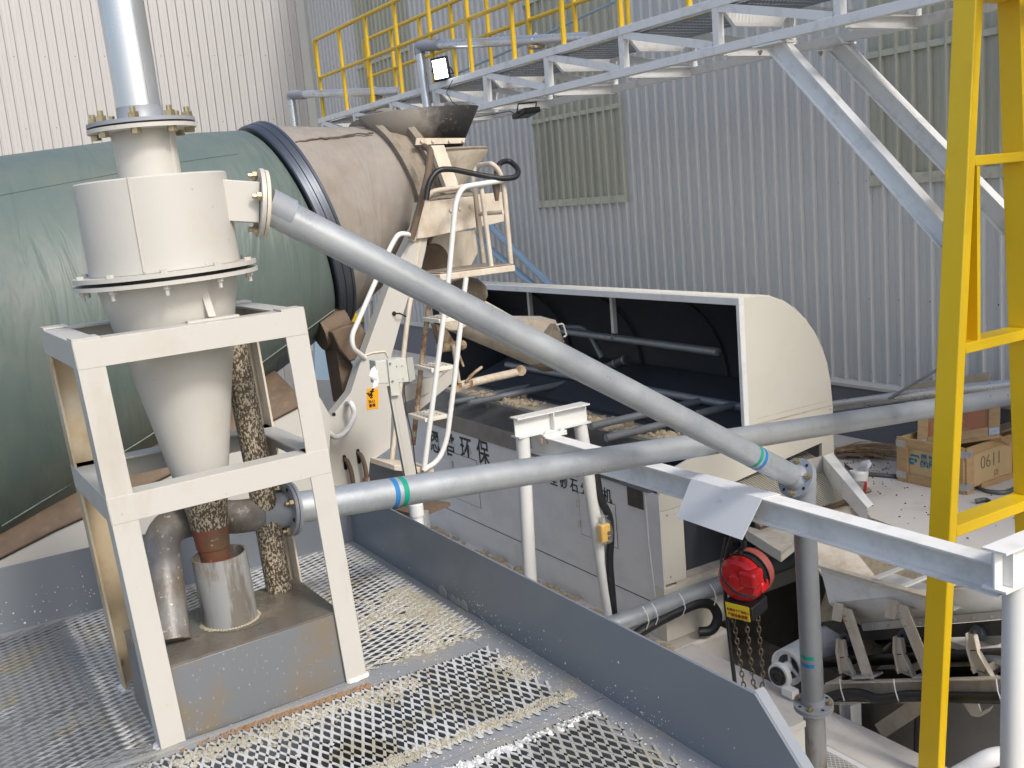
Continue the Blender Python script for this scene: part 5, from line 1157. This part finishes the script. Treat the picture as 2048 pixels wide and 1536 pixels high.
single('steel_conduit', MB().cyl(pv+V((.06, .05, -1)), pv+V((.06, .05, -.06)), .036, 20), 'galv', 'short galvanized conduit right behind the white plastic pipe', 'pipe', pv+V((.06, .05, -.9)))
single('dusty_board', MB().cbox(pv+V((.18, .30, -.12)), .26, .22, .02, (1, .3, 0), (-.3, 1, 0)), 'dusty', 'dusty board lying between the kick plate and the machine', 'board', pv+V((.18, .3, -.12)))
rnd = random.Random(21); gb = MB()
for k in range(260):
    y = rnd.uniform(5.3, 9.2); x = 4.33-abs(rnd.gauss(0, .14))-.02; r = rnd.uniform(.015, .05)
    gb.lathe((x, y, -1.6), (rnd.gauss(0, .3), rnd.gauss(0, .3), 1), [(-.02, r), (r*.5, r*.8), (r*.8, .004)], 6)
put('rubble', gb, 'tan', None, kind='stuff')
put('machine_plinth', MB().box((4.0, 5.31, -1.79), (4.36, 10.5, -1.601)), 'concrete', kind='structure')
for a, b, r, lb_ in (((948, 420), (1110, 580), .045, 'upper pale blue pipe sloping behind the truck ladder'), ((940, 465), (1078, 580), .045, 'lower pale blue pipe sloping behind the truck ladder')):
    single('sloping_pipe', MB().tube([P(*a, X=6.75), P(*b, X=6.75)], r, 14), 'bluepipe', lb_, 'pipe', P(*a, X=6.75), 'pale blue pipes sloping along the wall')
single('wall_pipe', MB().tube([P(1560, 826, X=6.55), P(1860, 786, X=6.55), P(2100, 762, X=6.55)], .043, 20), 'galv_shiny', 'galvanized pipe running behind the machine near the wall', 'pipe', P(1700, 808, X=6.55))
single('steel_rod', MB().tube([P(1778, 797, X=6.5), P(1990, 670, X=6.5)], .012, 8), 'galv_dull', 'thin grey steel rod slanting up behind the yellow leg', 'rod', P(1778, 797, X=6.5))
fz = thing('blue_rack', 'pale blue panel with a yellow rail seen under the drum', 'rack', P(715, 690, Y=10))
put('panel', MB().prism([P(*q, Y=10) for q in ((630, 640), (760, 630), (760, 760), (630, 760))], (0, .05, 0)), 'bluepipe', fz)
put('rail', MB().bar(P(700, 637, Y=9.9), P(760, 630, Y=9.9), .06, .09), 'rail_yellow', fz)
put('post', MB().cyl(P(736, 600, Y=9.8), P(738, 700, Y=9.8), .05, 14), 'galv', fz)

# ================================================================== CRATES, BROOM, DEBRIS ON THE DECK
ZD = -.729
ca0, cb0, cc0 = P(1799, 960, Z=ZD), P(1930, 989, Z=ZD), P(2007, 944, Z=ZD)
ux = (cb0-ca0).normalized(); W1 = (cb0-ca0).length; uy = V((-ux.y, ux.x, 0)); W2 = (cc0-cb0).dot(uy)
H1 = P(1791, 872, X=ca0.x).z-ZD
cr = thing('wooden_crate', 'open pine and plywood crate with blue stencilled front, lowest of the stack', 'crate', ca0)
def cq(u, v_, z): return ca0+ux*u+uy*v_+V((0, 0, z))
def cbx(b, u0, u1, v0, v1, z0, z1):
    return b.hexa([cq(u0, v0, z0), cq(u1, v0, z0), cq(u1, v1, z0), cq(u0, v1, z0)], [cq(u0, v0, z1), cq(u1, v0, z1), cq(u1, v1, z1), cq(u0, v1, z1)])
pw = .085; th = .018
put('panel', cbx(MB(), .01, W1-.01, .004, .012, .03, H1), 'plywood', cr)
put('panel', cbx(MB(), W1-.012, W1-.004, .012, W2-.012, .03, H1-.005), 'plywood', cr)
put('panel', cbx(MB(), .004, .012, .012, W2-.012, .03, H1), 'plywood', cr)
put('panel', cbx(MB(), .01, W1-.01, W2-.012, W2-.004, .03, H1), 'plywood', cr)
put('floor', cbx(MB(), .012, W1-.012, .012, W2-.012, .035, .05), 'plywood', cr)
for u0, u1 in ((-.008, pw), (W1-pw+.004, W1-.001)): put('plank', cbx(MB(), u0, u1, -th, .003, -.0, H1+.004), 'wood', cr, bevel=.003)
put('plank', cbx(MB(), pw+.002, W1-pw, -th, .003, .0, pw*.8), 'wood', cr, bevel=.003)
put('plank', cbx(MB(), pw+.002, W1-pw, -th, .003, H1-pw*.8, H1), 'wood', cr, bevel=.003)
for v0, v1 in ((.0, pw), (W2-pw, W2)): put('plank', cbx(MB(), W1-.0035, W1+th, v0, v1, -.0, H1), 'wood', cr, bevel=.003)
put('plank', cbx(MB(), W1-.0035, W1+th*.6, pw+.004, W2-pw-.004, H1-.06, H1-.004), 'wood', cr, bevel=.003)
put('cleat', cbx(MB(), W1-.0035, W1+th*.6, pw+.10, W2-pw-.004, .0, .04), 'wood', cr, bevel=.003)
for z in (.03, H1-.07):
    put('corner_bracket', cbx(cbx(MB(), W1-.05, W1+th+.003, -th-.003, -th+.0, z, z+.05), W1+th, W1+th+.003, -th-.003, .06, z, z+.05), 'bracket', cr)
    put('corner_bracket', cbx(MB(), -.011, .07, -th-.003, -th, z, z+.05), 'bracket', cr)
# stencil on the front face, viewed from the pit side
fo = cq(0, .0035, 0)
def fpos(u, z): return cq(u, .0030, z)
SL = H1
logo = MB()
def lquad(b, pts): return b.prism([fpos(*p) for p in pts], -uy*.0012)
L0, Zb = pw+.004, H1*.42
lw_ = W1*.16; lh = H1*.24
lquad(logo, [(L0, Zb), (L0+lw_*.45, Zb), (L0+lw_*.50, Zb+lh*.25), (L0+lw_*.12, Zb+lh*.25), (L0+lw_*.15, Zb+lh*.42), (L0+lw_*.78, Zb+lh*.42), (L0+lw_*.72, Zb+lh*.60), (L0, Zb+lh*.60)])
lquad(logo, [(L0+lw_*.5, Zb+lh*.25), (L0+lw_*.72, Zb+lh*.25), (L0+lw_*.80, Zb+lh*.42), (L0+lw_*.5, Zb+lh*.42)])
lquad(logo, [(L0+lw_*.1, Zb+lh*.78), (L0+lw_*.8, Zb+lh*.78), (L0+lw_, Zb+lh*.62), (L0+lw_*.95, Zb+lh*.95), (L0+lw_*.2, Zb+lh)])
put('stencil_emblem', logo, 'inkblue', cr)
text('lettering', '恩普', fpos(L0+lw_*1.05, Zb+lh*.36)-uy*.001, ux, (0, 0, 1), H1*.23, 'inkblue', cr, .001, .85)
text('lettering', 'ENPU', fpos(L0+lw_*1.05, Zb-lh*.06)-uy*.001, ux, (0, 0, 1), H1*.17, 'inkblue', cr, .001, .95)
so_ = cq(W1-.0032, pw+.10, H1*.42)
text('lettering', '0611', so_+ux*.001, uy, (0, 0, 1), H1*.42, 'pencil', cr, -.002, .9)
text('lettering', '(2)', cq(W1-.0022, pw+.26, H1*.20), uy, (0, 0, 1), H1*.17, 'pencil', cr, -.001, .9)
# tilted upper crate used as a lid
tb0 = P(1833, 897, X=ca0.x-.02); tdir = (P(1999, 869, X=ca0.x+.55)-tb0)
lx = V((.80, -.60, 0)).normalized()
tb0 = P(1834, 895, Y=ca0.y-.10); tb1 = P(1999, 868, Y=ca0.y-.62)
lx = (tb1-tb0).normalized(); LW = (tb1-tb0).length
ly = V((-lx.y, lx.x, 0)).normalized(); lup = (V((0, 0, 1))*.9+ly*.42-lx*.05).normalized(); lbk = lx.cross(lup); lbk = -lbk if lbk.dot(ly) < 0 else lbk
LH = .30
ct = thing('crate_lid', 'tilted upper crate with varnished red plywood front resting on the stencilled crate', 'crate', tb0)
def tq(u, v_, w_): return tb0+lx*u+lup*v_+lbk*w_
def tbx(b, u0, u1, v0, v1, w0, w1): return b.hexa([tq(u0, v0, w0), tq(u1, v0, w0), tq(u1, v0, w1), tq(u0, v0, w1)], [tq(u0, v1, w0), tq(u1, v1, w0), tq(u1, v1, w1), tq(u0, v1, w1)])
put('panel', tbx(MB(), .04, LW-.04, .04, LH-.01, .012, .02), 'film', ct)
put('plank', tbx(MB(), 0, .075, 0, LH, -.008, .014), 'wood', ct, bevel=.003)
put('plank', tbx(MB(), LW-.075, LW, 0, LH, -.008, .014), 'wood', ct, bevel=.003)
put('plank', tbx(MB(), .077, LW-.077, 0, .065, -.006, .014), 'wood', ct, bevel=.003)
put('plank', tbx(MB(), .077, LW-.077, LH-.065, LH, -.006, .014), 'wood', ct, bevel=.003)
put('frame_bottom', tbx(MB(), 0, LW, -.03, -.001, -.01, .35), 'wood', ct, bevel=.003)
put('top_board', tbx(MB(), -.02, LW+.03, LH+.002, LH+.014, -.02, .42), 'plytop', ct)
for u0 in (.0, LW-.07):
    put('corner_bracket', tbx(MB(), u0, u0+.07, .0, .05, -.0115, -.0085), 'bracket', ct)
single('loose_board', MB().prism([P(1990, 868, Y=ca0.y-.5), P(2040, 850, Y=ca0.y-.7), P(2000, 838, Y=ca0.y-.1), P(1975, 850, Y=ca0.y-.05)], (0, 0, -.012)), 'plytop', 'thin loose board jutting out to the right of the tilted crate', 'board', P(2000, 855, Y=ca0.y-.4))
bd = thing('leaning_board', 'dusty pale plywood board leaning on the wall behind the tilted crate', 'board', P(1900, 800, X=6.9))
put('sheet', MB().prism([P(*q, X=6.88) for q in ((1808, 795), (1817, 770), (1981, 744), (1968, 785), (1960, 830), (1810, 830))], (.012, 0, 0)), 'plytop', bd)
put('plank', MB().prism([P(*q, X=6.86) for q in ((1806, 775), (1812, 772), (1818, 788), (1812, 792))], (.02, 0, 0)), 'wood', bd)

# bamboo twig broom lying on the deck
bm_ = P(1672, 905, Z=ZD+.05); be = P(1790, 905, Z=ZD+.03)
tw_ = MB(); rnd = random.Random(5)
bd_ = (be-bm_); side = V((-bd_.y, bd_.x, 0)).normalized()
for k in range(190):
    L_ = bd_.length*rnd.uniform(.55, 1.35); sp_ = rnd.gauss(0, .24); zz = abs(rnd.gauss(0, .02))
    a = bm_+side*rnd.gauss(0, .02)+V((0, 0, rnd.uniform(-.02, .03))); e = a+bd_.normalized()*L_+side*sp_*L_*1.1+V((0, 0, zz*1.5-.02))
    e.z = max(e.z, ZD+.004)
    md_ = a.lerp(e, .5)+side*rnd.gauss(0, .015)+V((0, 0, .03))
    tw_.tube([a, md_, e], [.0042, .003, .001], 3)
br_ = thing('twig_broom', 'brown bamboo twig broom lying on the dusty deck by the machine', 'broom', bm_)
put('twigs', tw_, 'twig', br_, flat=True, kind='stuff')
put('handle', MB().tube([bm_-bd_.normalized()*.6+V((0, 0, .02)), bm_+bd_.normalized()*.1], .022, 8), 'twig', br_)
jg = P(1718, 962, Z=ZD)
t = thing('plastic_jug', 'cut white plastic jug lying open on the deck', 'jug', jg)
jm = MB().lathe(jg+V((0, 0, .005)), (.15, .1, 1), [(0, .0), (0, .062), (.05, .068), (.075, .07)], 20, caps=False)
put('bowl', jm, 'pvc', t, solid=.004)
put('cut_side', MB().sheet([[jg+V((.03, -.05, .075)), jg+V((.075, .0, .08)), jg+V((.04, .06, .075))], [jg+V((.09, -.05, .13)), jg+V((.12, .0, .145)), jg+V((.09, .04, .13))]]), 'pvc', t, solid=.004)
single('paint_brush', MB().bar(P(1729, 985, Z=ZD+.02), P(1731, 966, Z=ZD+.12), .02, .02), 'red', 'small red handled brush leaning on the white jug', 'brush', P(1729, 985, Z=ZD))
for i, (q, lb_) in enumerate(((((1690, 930), (1715, 950), (1740, 950), (1800, 955)), 'dark packing strap curling from the jug towards the crate'), (((1935, 968), (1975, 985), (2012, 988), (2040, 975)), 'dark packing strap lying in front of the crate side'), (((1952, 1005), (1975, 1000), (1990, 1010), (1965, 1018)), 'curled dark packing strap loop on the open deck'))):
    pts = [P(*p, Z=ZD+.012) for p in q]; pts = fillet(pts, .2, 6)
    g = [[p+V((0, 0, -.012 if i != 1 else -.01)), p+V((0, 0, .022)) + V((.0, .012, 0))] for p in pts]
    single('packing_strap', MB().sheet(g), 'strapsteel', lb_, 'strap', pts[0], 'packing straps on the deck', solid=.002)
rnd = random.Random(9); db = MB()
for k in range(230):
    if k < 130: q = (rnd.gauss(1720, 45), rnd.gauss(935, 26))
    else: q = (rnd.uniform(1680, 2046), rnd.uniform(905, 1090))
    if q[1] < 880: continue
    c = P(*q, Z=ZD); r = rnd.uniform(.0015, .006); a = rnd.random()*3
    db.cbox(c+V((0, 0, .004)), r*2.4, r, .006, (math.cos(a), math.sin(a), 0), (-math.sin(a), math.cos(a), 0))
put('debris', db, 'dusty', None, kind='stuff')
